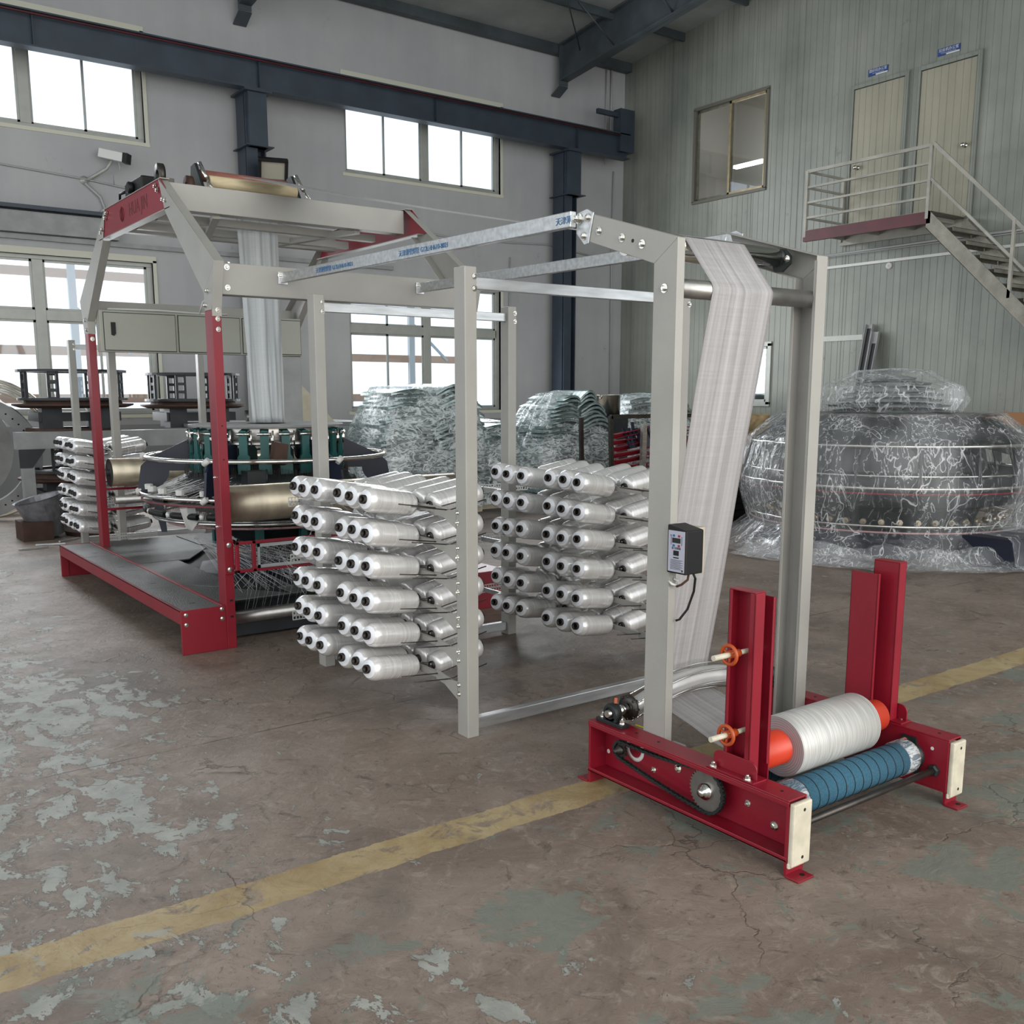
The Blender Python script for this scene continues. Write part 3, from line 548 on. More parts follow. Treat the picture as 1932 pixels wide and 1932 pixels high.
for i, (y, zt, lab) in enumerate(((9.26, 2.60, 'taller grey profile leaning on the ribbed wall behind the wrapped machine'), (9.12, 2.48, 'shorter black and grey profile leaning on the ribbed wall'))):
    mb = MB(); p, q = (XW-.45-.05*i, y+.07, 0), (XW-.06-.04*i, y-.02, zt); mb.chan(p, q, .05, .13, .012, (0, 1, 0), 1); o = obj('metal_profile', mb, 'ringgray'); tag(o, lab, 'metal profile')
    mb = MB(); mb.bar((p[0]-.012, p[1], .02), (q[0]-.012, q[1], zt-.04), .012, .085, (0, 1, 0)); obj('dark_core', mb, 'black', o)

# ---------------- crane beam, columns, wall fixtures ----------------
cb = thing('crane_runway_beam', 'dark blue crane beam running along the far wall across the upper windows', 'crane beam', (2, 14.4, 5.88))
mb = MB(); mb.box(-9, 13.25, 14.395, 14.41, 5.9, 6.3); mb.box(-9, 13.25, 14.3, 14.5, 5.88, 5.9); mb.box(-9, 13.25, 14.3, 14.5, 6.3, 6.32)
for x in range(-8, 14, 1): mb.box(x, x+.01, 14.32, 14.48, 5.9, 6.3) if x % 3 == 0 else None
obj('i_beam', mb, 'crane', cb); obj('rail', MB().box(-9, 13.25, 14.37, 14.43, 6.32, 6.335), 'crane', cb)
obj('conductor_strip', MB().tube([(-9, 14.29, 6.27), (2, 14.29, 6.268), (13.0, 14.29, 6.27)], .014, 6), 'redbeam', cb, label='thin dark red conductor line')
mb = MB(); mb.box(13.0, 13.35, 14.3, 14.5, 6.0, 6.75); mb.box(12.5, 13.05, 14.35, 14.42, 6.6, 6.68); obj('end_stop', mb, 'crane', cb)
for i, (x, lab) in enumerate(((5.98, 'dark steel column by the far wall with a floodlight on it'), (11.98, 'dark steel column by the far wall nearest the corner'), (-.02, 'dark steel column by the far wall at the left'))):
    if i == 2: continue
    c = MB(); c.box(x-.17, x-.15, 14.5, 14.8, 0, 5.85); c.box(x+.13, x+.15, 14.5, 14.8, 0, 5.85); c.box(x-.15, x+.13, 14.64, 14.655, 0, 5.85); c.box(x-.17, x-.0, 14.45, 14.47, 0, 5.85)
    c.box(x-.22, x+.2, 14.3, 14.85, 5.1, 5.115); c.box(x-.22, x+.2, 14.3, 14.85, 5.85, 5.88); c.box(x-.15, x+.13, 14.36, 14.5, 5.1, 5.85)
    tag(obj('steel_column', c, 'crane'), lab, 'column')
mb = MB(); mb.box(-8.9, 5.6, 14.8, YW-.002, 3.98, 4.03); tag(obj('wall_ledge', mb, 'crane'), 'long dark ledge on the far wall above the left lower window', 'ledge')
mb = MB(); mb.box(-8.9, 4.05, 14.86, YW-.002, 3.68, 3.95); mb.box(-8.9, 8.5, 14.93, YW-.002, 3.60, 3.66); tag(obj('cable_trunking', mb, 'ringgray'), 'grey trunking under the dark ledge above the left lower window', 'trunking')
def wallcable(pts, r, lab): tag(obj('cable', MB().tube(pts, r, 6), 'insul'), lab, 'cable')
wallcable([(-3, 14.97, 4.65), (2.6, 14.97, 4.54), (3.74, 14.97, 4.47), (5.7, 14.97, 4.25), (7, 14.97, 4.12)], .012, 'thin cable sagging along the far wall past the camera')
wallcable([(8.2, 14.97, 4.33), (9.6, 14.97, 4.24), (11, 14.97, 4.26), (11.8, 14.97, 4.3), (13.6, 14.97, 4.1)], .015, 'cable draped along the far wall between the right window and the corner')
wallcable([(3.66, 14.95, 4.42), (3.85, 14.94, 4.25), (3.9, 14.94, 4.1), (3.82, 14.95, 4.03)], .02, 'short curved cable dropping from the security camera to the ledge')
wallcable([(13.35, 14.96, 7.7), (13.35, 14.96, 6.1)], .02, 'vertical conduit at the back corner under the eaves, nearest the corner')
wallcable([(13.22, 14.96, 7.7), (13.22, 14.96, 5.9)], .012, 'vertical conduit at the back corner under the eaves, second from the corner')
wallcable([(10.9, 14.96, 1.0), (10.95, 14.96, 4.0)], .012, 'vertical conduit on the wall right of the lower window')
wallcable([(13.45, 14.96, .5), (13.42, 14.96, 4.2), (13.44, 14.96, 5.8)], .015, 'vertical conduit low in the back corner beside the dark column')
# security camera
sc_ = thing('security_camera', 'white security camera on a bracket on the far wall left of the loom', 'security camera', (3.74, 14.97, 4.47))
mb = MB(); mb.bar((3.86, 14.85, 4.82), (4.14, 14.62, 4.74), .13, .12); obj('camera_housing', mb, 'white', sc_, bevel=.01)
mb = MB(); mb.bar((4.12, 14.636, 4.745), (4.17, 14.595, 4.735), .14, .13); obj('sun_hood', mb, 'black', sc_)
mb = MB(); mb.tube([(3.7, 14.98, 4.47), (3.84, 14.92, 4.56), (3.93, 14.85, 4.62), (4.0, 14.78, 4.74)], .022, 8); mb.lathe((3.66, 15, 4.46), (0, -1, 0), [(0, .06), (.02, .06), (.03, 0)], 12); obj('bracket', mb, 'frame_al', sc_)
mb = MB(); mb.tube([(4.06, 14.7, 4.7), (4.08, 14.72, 4.6), (4.0, 14.8, 4.55), (4.02, 14.85, 4.42)], .008, 6); obj('lead', mb, 'insul', sc_)
# floodlight
fl = thing('floodlight', 'black square floodlight fixed on the dark column behind the loom', 'floodlight', (6.02, 14.3, 4.6))
n_ = Vector((-.25, -.85, -.45)).normalized(); u_ = Vector((.95, -.28, 0)).normalized(); v_ = n_.cross(u_)*-1; c_ = Vector((6.06, 14.1, 4.73))
def q4(c, a, b, n, th, mb): mb.prism([c-u_*a-v_*b, c+u_*a-v_*b, c+u_*a+v_*b, c-u_*a+v_*b], -n*th)
mb = MB(); q4(c_, .25, .02, n_, .06, mb)
mb = MB()
for s in (-1, 1): q4(c_+v_*.145*s, .21, .022, n_, .07, mb); q4(c_+u_*.19*s, .022, .145, n_, .07, mb)
q4(c_-n_*.07, .21, .165, n_, .03, mb); obj('housing', mb, 'black', fl)
mb = MB(); q4(c_-n_*.05, .17, .125, n_, .01, mb); obj('reflector', mb, 'lampglass', fl)
mb = MB(); mb.bar(c_-n_*.09, (6.04, 14.42, 4.74), .05, .05); obj('bracket', mb, 'black', fl)

# ---------------- wardrobe of repeated yarn bobbins ----------------
BL = .30
def bobbin_meshes():
    b = MB(); R = .0575
    b.lathe((0, 0, 0), (1, 0, 0), [(0, .02), (.002, R*.82), (.014, R*.97), (.03, R), (BL-.045, R), (BL-.022, R*.94), (BL-.008, R*.74)], 28)
    b.cur = 1; b.lathe((0, 0, 0), (1, 0, 0), [(BL-.008, R*.74), (BL-.002, R*.45), (BL, .02)], 28)
    o = obj('yarn_bobbin', b, ['yarn', 'yarn_end'], local=True)
    c = MB(); c.lathe((0, 0, 0), (1, 0, 0), [(BL-.02, .0145), (BL+.014, .0145), (BL+.014, .021), (-.012, .021), (-.012, .0145), (.01, .0145)], 18)
    c.cur = 0; c.lathe((BL-.05, 0, 0), (1, 0, 0), [(0, 0), (0, .0145), (.05, .0145)], 14)
    k = obj('core_tube', c, 'core', o, local=True)
    return o, k
bob0, core0 = bobbin_meshes(); used = [False]
LOW = ['first', 'second', 'third', 'fourth', 'fifth', 'sixth', 'seventh', 'eighth', 'ninth', 'tenth', 'eleventh', 'twelfth']
ORD = ['first', 'second', 'third', 'fourth', 'fifth', 'sixth']; TIER = ['top', 'second', 'third', 'fourth', 'fifth', 'bottom']
def put_bobbin(root, d, label, group):
    d = Vector(d).normalized(); z = Vector((0, 0, 1)); y = z.cross(d).normalized(); zz = d.cross(y); roll = random.uniform(0, 6.28)
    Mx = Matrix((d, y, zz)).transposed().to_4x4() @ Matrix.Rotation(roll, 4, 'X'); Mx.translation = Vector(root)
    if not used[0]: o = bob0; used[0] = True
    else:
        o = bob0.copy(); sc.collection.objects.link(o); k = core0.copy(); sc.collection.objects.link(k); k.parent = o
    o.matrix_world = Mx; tag(o, label, 'yarn bobbin', group)
def creel(which, yn, yf, ycores, ztop, dz, xl=2.36, xr=3.66, floor_front=True):
    t = thing('bobbin_creel', {'near': 'grey post creel frame holding yarn bobbins between the loom and the winder', 'far': 'grey post creel frame holding yarn bobbins behind the loom, by the racks'}[which], 'creel', ((xl+xr)/2, (yn+yf)/2, 0))
    PT = [(xl, yn), (xr, yn), (xl, yf), (xr, yf)]
    for x, y in PT:
        mb = MB(); mb.chan((x-.0, y+.045, 0), (x-.0, y+.045, 2.08), .045, .085, .004, (0, 1, 0), -1)
        mb.box(x-.004, x+.062, y, y+.09, 0, 2.08) if True else None
        o = obj('post', MB().box(x, x+.062, y, y+.085, 0, 2.08), 'gray', t, bevel=.004)
        for z in (.1, .06) if which == 'near' else (): bolt(o, (x+.062, y+.03, z), (1, 0, 0), .007)
        for z in (2.04, 1.99):
            bolt(o, (x+.05, y, z), (0, -1, 0), .009)
    for y in (yn, yf):
        obj('cross_bar', MB().bar((xl+.06, y+.04, 2.015), (xr, y+.04, 2.015), .03, .05), 'galv', t, bevel=.003)
        obj('floor_bar', MB().bar((xl+.062, y+.04, .055), (xr, y+.04, .055), .04, .055), 'galv', t, bevel=.003)
    din = Vector((.957, .245, -.157)); dout = -din; dinner = Vector((.985, .085, .15)).normalized()
    for bi, (bx, dy, bank) in enumerate(((xl-.012, 0, 'left'), (xr+.008, .08, 'right'))):
        for lv in range(6):
            zc = ztop-lv*dz
            y0 = ycores[0]+dy+.07-.16; y1 = ycores[-1]+dy+.16; zr = zc-.055
            y0 = yn+.09
            mb = MB(); mb.bar((bx+.03, y0, zr-.03), (bx+.03, y0+.20, zr-.005), .006, .045); mb.bar((bx+.03, y0+.20, zr-.005), (bx+.03, yf, zr), .018, .026)
            r = obj('spindle_rail', mb, 'gray', t)
            obj('rail_bracket', MB().prism([(bx+.012, y0-.005, zr-.075), (bx+.012, y0-.005, zr+.01), (bx+.012, y0+.10, zr+.0), (bx+.012, y0+.10, zr-.03)], (.004, 0, 0)), 'gray', r)
            for z in (zr-.045, zr-.002) : bolt(r, (bx+.012, yn+.07, z), (-1, 0, 0), .008)
            for ys in (y0+.08, y0+.19):
                s = MB(); p = Vector((bx+.03, ys, zr)); s.cyl(p, p+dout*.24, .003, 6); s.cyl(p, p+dinner*.22, .003, 6); obj('spindle', s, 'darksteel', r)
            for i, yc in enumerate(ycores):
                outer = Vector((bx-.285, yc+dy, zc)); outer.x += random.uniform(-.006, .006); outer.z += random.uniform(-.006, .006)
                root = outer+din*BL
                put_bobbin(root, dout, f'white yarn bobbin, {which} creel, {bank} bank, outward side, {TIER[lv]} tier, {ORD[i]} from front', f'{which} creel bobbins facing outward')
                r2 = Vector((bx+.075, yc+dy+.02, root.z+random.uniform(-.006, .006)))
                put_bobbin(r2, (dinner.x, dinner.y+random.uniform(-.02, .02), dinner.z), f'white yarn bobbin, {which} creel, {bank} bank, inward side, {TIER[lv]} tier, {ORD[i]} from front', f'{which} creel bobbins facing inward')
                s = MB(); p = Vector((bx+.03, root.y, root.z)); s.cyl(root-din*.01, p+Vector((.02, 0, 0)), .008, 6); s.cyl(p+Vector((.02, 0, 0)), r2+dinner*.01, .008, 6); obj('spindle_hub', s, 'steel', r)
    return t
YC = [3.93, 4.06, 4.19, 4.44, 4.575, 4.695]
nc = creel('near', 3.55, 5.02, YC, 1.085, .158)
fc = creel('far', 9.25, 10.72, [9.51, 9.62, 9.74, 9.98, 10.09, 10.20], 1.09, .147)
# perforated thread guide strips that stick out of the creels towards the loom
def perf_strip(parent, p, L_, name='guide_strip'):
    x, y, z = p; mb = MB(); n = 22; cell = L_/n; h = .05
    for k in range(n+1): mb.box(x+k*cell-.0025, x+k*cell+.0025, y, y+.003, z-h/2, z+h/2)
    for zz in (-h/2, 0, h/2): mb.box(x, x+L_, y, y+.003, z+zz-.003, z+zz+.003)
    mb.box(x, x+L_, y+.003, y+.006, z-.006, z+.006)
    return obj(name, mb, 'white', parent)
for z in (.925, .59, .245):
    perf_strip(nc, (2.32, 5.36, z), .45); perf_strip(nc, (3.62, 5.36, z), .45)
    
    for xx in (2.39, 3.69): obj('strip_bracket', MB().bar((xx, 5.1, z), (xx, 5.37, z), .01, .03), 'galv', nc)
for z in (.93, .62, .30):
    perf_strip(fc, (2.2, 9.0, z), .42); perf_strip(fc, (3.5, 9.0, z), .42)

# ---------------- winder ----------------
wd = thing('fabric_winder', 'red and grey fabric winding stand in the right foreground', 'winding machine', (2.98, 2.4, 0))
YF, YB = 1.865, 2.85
def side_beam(xo, xi, outward, lab):
    s = -1 if outward < 0 else 1
    mb = MB(); t = .007
    xw = xi if outward < 0 else xo
    mb.box(min(xo, xi), max(xo, xi), YF, YB, .255, .262); mb.box(min(xo, xi), max(xo, xi), YF, YB, .05, .057)
    wx = xi-t if outward < 0 else xo
    mb.box(wx, wx+t, YF, YB, .057, .255)
    lipx = xo if outward < 0 else xi-.004
    mb.box(lipx, lipx+.004, YF, YB, .238, .255); mb.box(lipx, lipx+.004, YF, YB, .05, .066)
    b = obj('side_beam', mb, 'red', wd, bevel=.0025, label=lab)
    for y in (YF, YB):
        e = MB(); a = y if y == YF else y-.012; f_ = -1 if y == YF else 1
        e.box(xo+.003, xi-.003, a, a+.012, 0, .24)
        e.box(xo-.005, xi-.018, *(sorted((y, y+f_*.055))), 0, .007)
        o = obj('foot', e, 'red', b, bevel=.0015)
        h = MB(); h.cyl(((xo+xi)/2, y+f_*.03, .0072), ((xo+xi)/2, y+f_*.03, .0078), .009, 12); obj('bolt_hole', h, 'black', o)
    n = MB(); n.box(xo+.004, xi+.004, YF-.02, YF, .035, .252); n.box(xo+.0, xi-.01, YF-.012, YF, .028, .05)
    p = obj('bumper_plate', n, 'nylon', b, bevel=.006, label='aged white nylon plate')
    for z in (.225, .062): obj('bolt_hole', MB().cyl(((xo+xi)/2+.01, YF-.0205, z), ((xo+xi)/2+.01, YF-.0195, z), .006, 10), 'darksteel', p)
    for y in (2.62, 2.50, 1.93): obj('bolt_hole', MB().cyl(((xo+xi)/2, y, .2622), ((xo+xi)/2, y, .2628), .006, 10), 'black', b)
    return b
bl = side_beam(2.472, 2.565, -1, 'left red channel side beam'); br = side_beam(3.415, 3.50, 1, 'right red channel side beam')
for y, z in ((2.433, .171), (1.984, .109), (2.10, .15), (2.56, .125)): bolt(bl, (2.558, y, z), (-1, 0, 0), .011 if z > .16 or y < 2 else .008, .009)
for y, z in ((2.82, .235), (2.82, .12)): obj('bright_hole', MB().cyl((2.5575, y, z), (2.557, y, z), .009, 12), 'white', bl)
for z in (.21, .12): obj('bright_hole', MB().cyl((3.4148, 1.93, z), (3.4142, 1.93, z), .007, 12), 'white', br)
# chain drive on the left beam
def sprocket(cy_, cz, r, nt, x, name, mat, hub):
    mb = MB(); poly = []
    for k in range(nt*4):
        a = 2*PI*k/(nt*4); rr = r if k % 4 in (0, 1) else r-.007; poly.append((x, cy_+rr*math.cos(a), cz+rr*math.sin(a)))
    mb.prism(poly, (.006, 0, 0)); o = obj(name, mb, mat, bl)
    h = MB(); h.lathe((x, cy_, cz), (-1, 0, 0), [(0, hub), (.012, hub), (.012, hub*.75), (.022, hub*.75), (.022, hub*.45), (.035, hub*.45), (.035, 0)], 20); obj('hub', h, 'chrome' if mat == 'gearsteel' else 'darksteel', o)
    return o
sprocket(2.251, .154, .081, 36, 2.512, 'drive_sprocket', 'gearsteel', .03)
sprocket(2.70, .172, .033, 14, 2.512, 'small_sprocket', 'darksteel', .018)
obj('opening_edge', MB().lathe((2.5575, 2.665, .175), (-1, 0, 0), [(0, .034), (.001, .034), (.001, .05), (0, .05)], 24), 'white', bl, label='bright rim of the shaft opening')
ch = MB(); x = 2.515; R1, R2 = .079, .034; c1, c2 = Vector((0, 2.251, .154)), Vector((0, 2.70, .172)); dv = (c2-c1).normalized(); nv = Vector((0, -dv.z, dv.y))
path = []
for k in range(40): path.append(c1.lerp(c2, k/40)+nv*(R1+(R2-R1)*k/40)+Vector((0, 0, -.010*math.sin(PI*k/40))))
for k in range(10): a = PI/2-PI*k/10; path.append(c2+dv*R2*math.cos(a)+nv*R2*math.sin(a))
for k in range(40): path.append(c2.lerp(c1, k/40)-nv*(R2+(R1-R2)*k/40)+Vector((0, 0, -.006*math.sin(PI*k/40))))
for k in range(24): a = -PI/2-PI*k/24; path.append(c1+dv*R1*math.cos(a)+nv*R1*math.sin(a))
# resample into links
tot = [0]
for i in range(len(path)): tot.append(tot[-1]+(path[(i+1) % len(path)]-path[i]).length)
nl = int(tot[-1]/.0127)
def at(sv):
    sv %= tot[-1]
    for i in range(len(path)):
        if tot[i+1] >= sv: return path[i].lerp(path[(i+1) % len(path)], (sv-tot[i])/(tot[i+1]-tot[i]+1e-9))
for k in range(nl):
    a = at(k*tot[-1]/nl); b = at((k+1)*tot[-1]/nl)
    for dx in (-.008, .004): ch.bar(a+Vector((x+dx-(.003 if k % 2 else 0), 0, 0)), b+Vector((x+dx-(.003 if k % 2 else 0), 0, 0)), .0022, .0115)
    ch.cyl(a+Vector((x-.012, 0, 0)), a+Vector((x+.008, 0, 0)), .0036, 6)
obj('roller_chain', ch, 'iron', bl)
# columns and arms
ZE = 2.10
def column(xa, xb, lab, opening):
    """folded C-profile column with mitred arm rising to the back"""
    y0, y1 = 2.518, 2.634; t = .004
    mb = MB(); web = xa if opening > 0 else xb-t
    # web polygon (column) seen from the side
    mb.prism([(web, y0, .06), (web, y1, .06), (web, y1, ZE-.09), (web, y0, ZE-.012)], (t, 0, 0))
    mb.prism([(xa, y0, .06), (xa, y0, ZE-.012), (xa, y0+t, ZE-.012), (xa, y0+t, .06)], (xb-xa, 0, 0)); mb.prism([(xa, y1-t, .06), (xa, y1-t, ZE-.09), (xa, y1, ZE-.09), (xa, y1, .06)], (xb-xa, 0, 0))
    lip = xb-t if opening > 0 else xa
    mb.box(lip, lip+t, y0, y0+.014, .06, ZE-.03); mb.box(lip, lip+t, y1-.014, y1, .06, ZE-.09)
    c = obj('column', mb, 'gray', wd, bevel=.003, label=lab)
    ar = MB(); yt = 3.03; zt = 2.243; za = ZE-.012; yb2 = 2.99; zb2 = 2.127
    ar.prism([(web, y0, za), (web, y1, ZE-.09), (web, yb2, zb2), (web, yt, zt)], (t, 0, 0))
    ar.prism([(xa, y0, za), (xa, yt, zt), (xa, yt, zt-t), (xa, y0, za-t)], (xb-xa, 0, 0)); ar.prism([(xa, y1, ZE-.09), (xa, yb2, zb2), (xa, yb2, zb2+t), (xa, y1, ZE-.09+t)], (xb-xa, 0, 0))
    a = obj('top_arm', ar, 'gray', wd, bevel=.002)
    ox = xa if opening > 0 else xb; nx = -1 if opening > 0 else 1
    for y, z in ((2.934, 2.16), (2.804, 2.119), (2.696, 2.084)): bolt(a, (ox, y, z), (nx, 0, 0), .011, .009)
    bolt(c, (ox, 2.578, 1.919), (nx, 0, 0), .011, .009)
    obj('bolt_hole', MB().cyl((ox, 2.747, 2.102), (ox+nx*.0008, 2.747, 2.102), .007, 12), 'black', a)
    e = MB(); e.prism([(ox, 2.962, 2.232), (ox, 3.0, 2.25), (ox, 3.055, 2.243), (ox, 3.062, 2.165), (ox, 3.015, 2.118), (ox, 2.99, 2.120)], (nx*.006, 0, 0)); ep = obj('end_plate', e, 'galv', a, bevel=.002, label='speckled grey hinge plate')
    for y, z in ((2.994, 2.216), (3.018, 2.151)): bolt(ep, (ox+nx*.006, y, z), (nx, 0, 0), .011, .009)
    bolt(ep, (ox+nx*.006, 3.045, 2.218), (nx, 0, 0), .014, .02)
    return c
column(2.567, 2.605, 'left grey column', 1); column(3.345, 3.413, 'right grey column, its open side facing inward', -1)
# rollers
mb = MB(); mb.cyl((2.61, 2.56, 1.922), (3.40, 2.56, 1.922), .034, 32); obj('guide_roller', mb, 'steel', wd, label='polished steel guide roller between the columns')
for (y, z, r, n_) in ((2.705, 2.098, .036, 'nip_roller'), (2.835, 2.098, .036, 'nip_roller'), (2.94, 2.14, .010, 'spreader_bar')):
    mb = MB(); mb.cyl((2.61, y, z), (3.33, y, z), r, 28); mb.cyl((2.60, y, z), (3.41, y, z), r*.4, 12); obj(n_, mb, 'chrome', wd)
for x, nx in ((3.338, -1),):
    for (y, z) in ((2.70, 2.098),):
        mb = MB(); mb.lathe((x+.006, y, z), (nx, 0, 0), [(0, .035), (.022, .033), (.028, .022), (.028, 0)], 20); mb.prism([(x+.006, y-.03, z+.03), (x+.006, y+.03, z+.04), (x+.006, y+.035, z-.01), (x+.006, y+.02, z-.055), (x+.006, y-.02, z-.06), (x+.006, y-.06, z-.03), (x+.006, y-.06, z-.0)], (nx*.012, 0, 0))
        h = obj('bearing', mb, 'iron', wd); bolt(h, (x-.006, y-.045, z-.012), (-1, 0, 0), .010, .01)
# pillow blocks and bowed spreader roller
for xx in (2.517, 3.455):
    y0 = 2.755; mb = MB(); mb.box(xx-.022, xx+.022, y0-.075, y0+.075, .262, .277); mb.box(xx-.018, xx+.018, y0-.035, y0+.035, .277, .295)
    mb.lathe((xx-.018, y0, .308), (1, 0, 0), [(0, .024), (0, .036), (.008, .040), (.028, .040), (.036, .036), (.036, .024)], 28); mb.cyl((xx-.012, y0, .308), (xx+.012, y0, .308), .030, 20)
    o = obj('pillow_block', mb, 'iron', wd, bevel=.002)
    for s in (-1, 1): bolt(o, (xx, y0+s*.055, .277), (0, 0, 1), .010, .014)
    obj('grease_tag', MB().bar((xx+.006, y0-.01, .347), (xx+.012, y0-.005, .368), .012, .006), 'orange', o, label='small orange plastic cap')
sp = MB(); sp.cyl((2.485, 2.755, .308), (2.545, 2.755, .308), .014, 16); sp.cyl((2.53, 2.755, .308), (2.61, 2.752, .315), .019, 20); sp.cyl((3.33, 2.755, .310), (3.48, 2.755, .308), .019, 16)
o = obj('spreader_shaft', sp, 'chrome', wd)
bow = lambda k, e=0: Vector((2.61+.74*k, 2.752, .312+(.058+e)*math.sin(PI*k)))
mb = MB(); mb.tube([bow(k/20) for k in range(21)], [.028+.015*min(1, k/6, (20-k)/6) for k in range(21)], 24); bwr = obj('bowed_roller', mb, 'bowmetal', wd, label='bowed white spreader roller')
for j in range(6):
    a = PI*2*j/6+.4; mb = MB(); mb.tube([bow(k/20, .005)+Vector((0, math.cos(a)*.054, math.sin(a)*.054)) for k in range(21)], .0035, 6); obj('spreader_wire', mb, 'chrome', bwr)
mb = MB(); mb.lathe((2.592, 2.752, .315), (1, 0, 0), [(0, .018), (0, .05), (.014, .052), (.014, .018)], 24)
for j in range(8): a = 2*PI*j/8; mb.cyl((2.588, 2.752+.047*math.cos(a), .315+.047*math.sin(a)), (2.612, 2.752+.047*math.cos(a), .315+.047*math.sin(a)), .005, 6)
obj('spreader_flange', mb, 'darksteel', wd)
obj('yellow_wire', MB().tube([(2.57, 2.68, .268), (2.585, 2.62, .264), (2.60, 2.57, .25)], .003, 6), 'wire', wd, label='thin yellow wire')
mb = MB(); mb.box(2.595, 2.645, 2.48, 2.54, .20, .228); mb.box(2.6, 2.66, 2.47, 2.50, .165, .195); obj('lug', mb, 'ringgray', wd)
# red uprights
def upright(x0, x1, y0, y1, z1, openx, bx, side):
    t = .005; mb = MB(); web = x1-t if openx < 0 else x0
    mb.box(web, web+t, y0, y1, .267, z1-t); mb.box(x0, x1, y0, y0+t, .267, z1-t); mb.box(x0, x1, y1-t, y1, .267, z1-t); mb.box(x0, x1, y0, y1, z1-t, z1)
    lx = x0 if openx < 0 else x1-t
    mb.box(lx, lx+t, y0, y0+.022, .267, z1-t); mb.box(lx, lx+t, y1-.014, y1, .267, z1-t)
    u = obj('upright', mb, 'red', wd, bevel=.002)
    m2 = MB(); ym = (y0+y1)/2; m2.box(bx-.038, bx+.03, ym-.105, ym+.105, .262, .268)
    px = bx-.012 if side < 0 else bx+.012; pts = []
    for k in range(9): a = PI-PI/2*k/8; pts.append((px, ym+.095-.03+.03*-math.cos(a), .268+.032+.03*math.sin(a)))
    for k in range(9): a = PI/2-PI/2*k/8; pts.append((px, ym-.095+.03-.03*math.cos(a), .268+.032+.03*math.sin(a)))
    pts = [(px, ym+.095, .268)]+[(px, ym+.065+.03*math.cos(PI/2*k/6), .30+.028*math.sin(PI/2*k/6)) for k in range(7)]+[(px, ym-.065-.03*math.sin(PI/2*k/6), .30+.028*math.cos(PI/2*k/6)) for k in range(7)]+[(px, ym-.095, .268)]
    m2.prism(pts, (.006, 0, 0)); b = obj('base_bracket', m2, 'red', u, bevel=.001)
    for s in (.08, -.07): bolt(b, (bx-.026 if side < 0 else bx+.024, ym+s, .268), (0, 0, 1), .010, .012)
    return u
u1 = upright(2.510, 2.562, 2.065, 2.178, .905, -1, 2.517, -1); u2 = upright(3.42, 3.47, 2.12, 2.232, .905, 1, 3.462, 1)
for (x0, x1, y0, y1, z1, d) in ((2.588, 2.601, 2.052, 2.155, .882, 1), (3.352, 3.368, 2.165, 2.285, .86, -1)):
    mb = MB(); t = .005; web = x0 if d > 0 else x0
    mb.box(x1-t if d < 0 else x1-t, x1, y0, y1, .19, z1) if d > 0 else mb.box(x0, x0+t, y0, y1, .19, z1)
    for yy in (y0, y1-t): mb.box(x0, x1, yy, yy+t, .30, z1)
    obj('guide_plate', mb, 'red', wd, bevel=.002)
for z in (.693, .414):
    y = 2.118; s = MB(); s.cyl((2.375, y, z), (2.50, y, z), .0095, 16); s.cyl((2.50, y, z), (2.60, y, z), .0085, 12); rod = obj('threaded_rod', s, 'nylon', wd, label='pale steel rod')
    h = MB(); pts = []
    for k in range(72): a = 2*PI*k/72; rr = .032; pts.append((2.452, y+rr*math.cos(a), z+rr*math.sin(a)))
    h.tube(pts, .0065, 8, closed=True)
    for k in range(3): a = 2*PI*k/3+.5; h.cyl((2.455, y, z), (2.452, y+.03*math.cos(a), z+.03*math.sin(a)), .0045, 8)
    h.cyl((2.45, y, z), (2.50, y, z), .014, 16); obj('handwheel', h, 'orange', rod, label='orange handwheel')
# grip rollers, nip bar
def grip(y, z, r):
    mb = MB(); mb.cyl((2.64, y, z), (3.36, y, z), r, 40); g = obj('grip_roller', mb, 'foam', wd, label='blue textured grip roller')
    s = MB()
    for k in range(13):
        xx = 2.70+k*.0505; s.lathe((xx, y, z), (1, 0, 0), [(0, r), (0, r+.0012), (.003, r+.0012), (.003, r)], 40)
    obj('spiral_seam', s, 'black', g)
    for a, b in ((2.622, 2.70), (3.30, 3.372)):
        f = MB(); f.lathe((a, y, z), (1, 0, 0), [(0, r*.75), (.004, r+.003), (b-a-.01, r+.004), (b-a, r+.001)], 40)
        obj('end_film', f, M['film_end'], g, label='clear film round the roller end')
    e = MB(); e.cyl((2.565, y, z), (3.415, y, z), .018, 16); e.lathe((2.64, y, z), (1, 0, 0), [(0, r*.9), (-.0, .018)], 24); obj('roller_shaft', e, 'darksteel', g)
M['film_end'] = film('film_end', .2, (.85, .88, .9), 18, (.3, 1, 1), .15, .004, .04, 3, .6)
grip(2.012, .166, .064); grip(2.262, .166, .064)
mb = MB(); mb.lathe((3.415, 2.01, .16), (-1, 0, 0), [(0, .052), (.014, .05), (.022, .034), (.022, 0)], 24); mb.prism([(3.415, 1.995, .235), (3.415, 2.055, .235), (3.415, 2.065, .10), (3.415, 1.97, .09)], (-.012, 0, 0)); h = obj('bearing', mb, 'iron', wd); bolt(h, (3.402, 2.04, .213), (-1, 0, 0), .011, .012)
mb = MB(); mb.cyl((2.565, 1.915, .128), (3.415, 1.915, .128), .0125, 20); o = obj('nip_bar', mb, 'darksteel', wd, label='plain dark steel bar at the front')
for xx, nx in ((3.415, -1),): mb = MB(); mb.lathe((xx, 1.915, .128), (nx, 0, 0), [(0, .024), (.014, .024), (.02, .018), (.02, 0)], 6, False); obj('lock_nut', mb, 'iron', o)
mb = MB(); mb.bar((2.6, 2.36, .175), (3.41, 2.36, .175), .03, .03); mb.bar((2.565, 2.42, .10), (3.415, 2.42, .10), .05, .05); obj('cross_tube', mb, 'galv', wd)
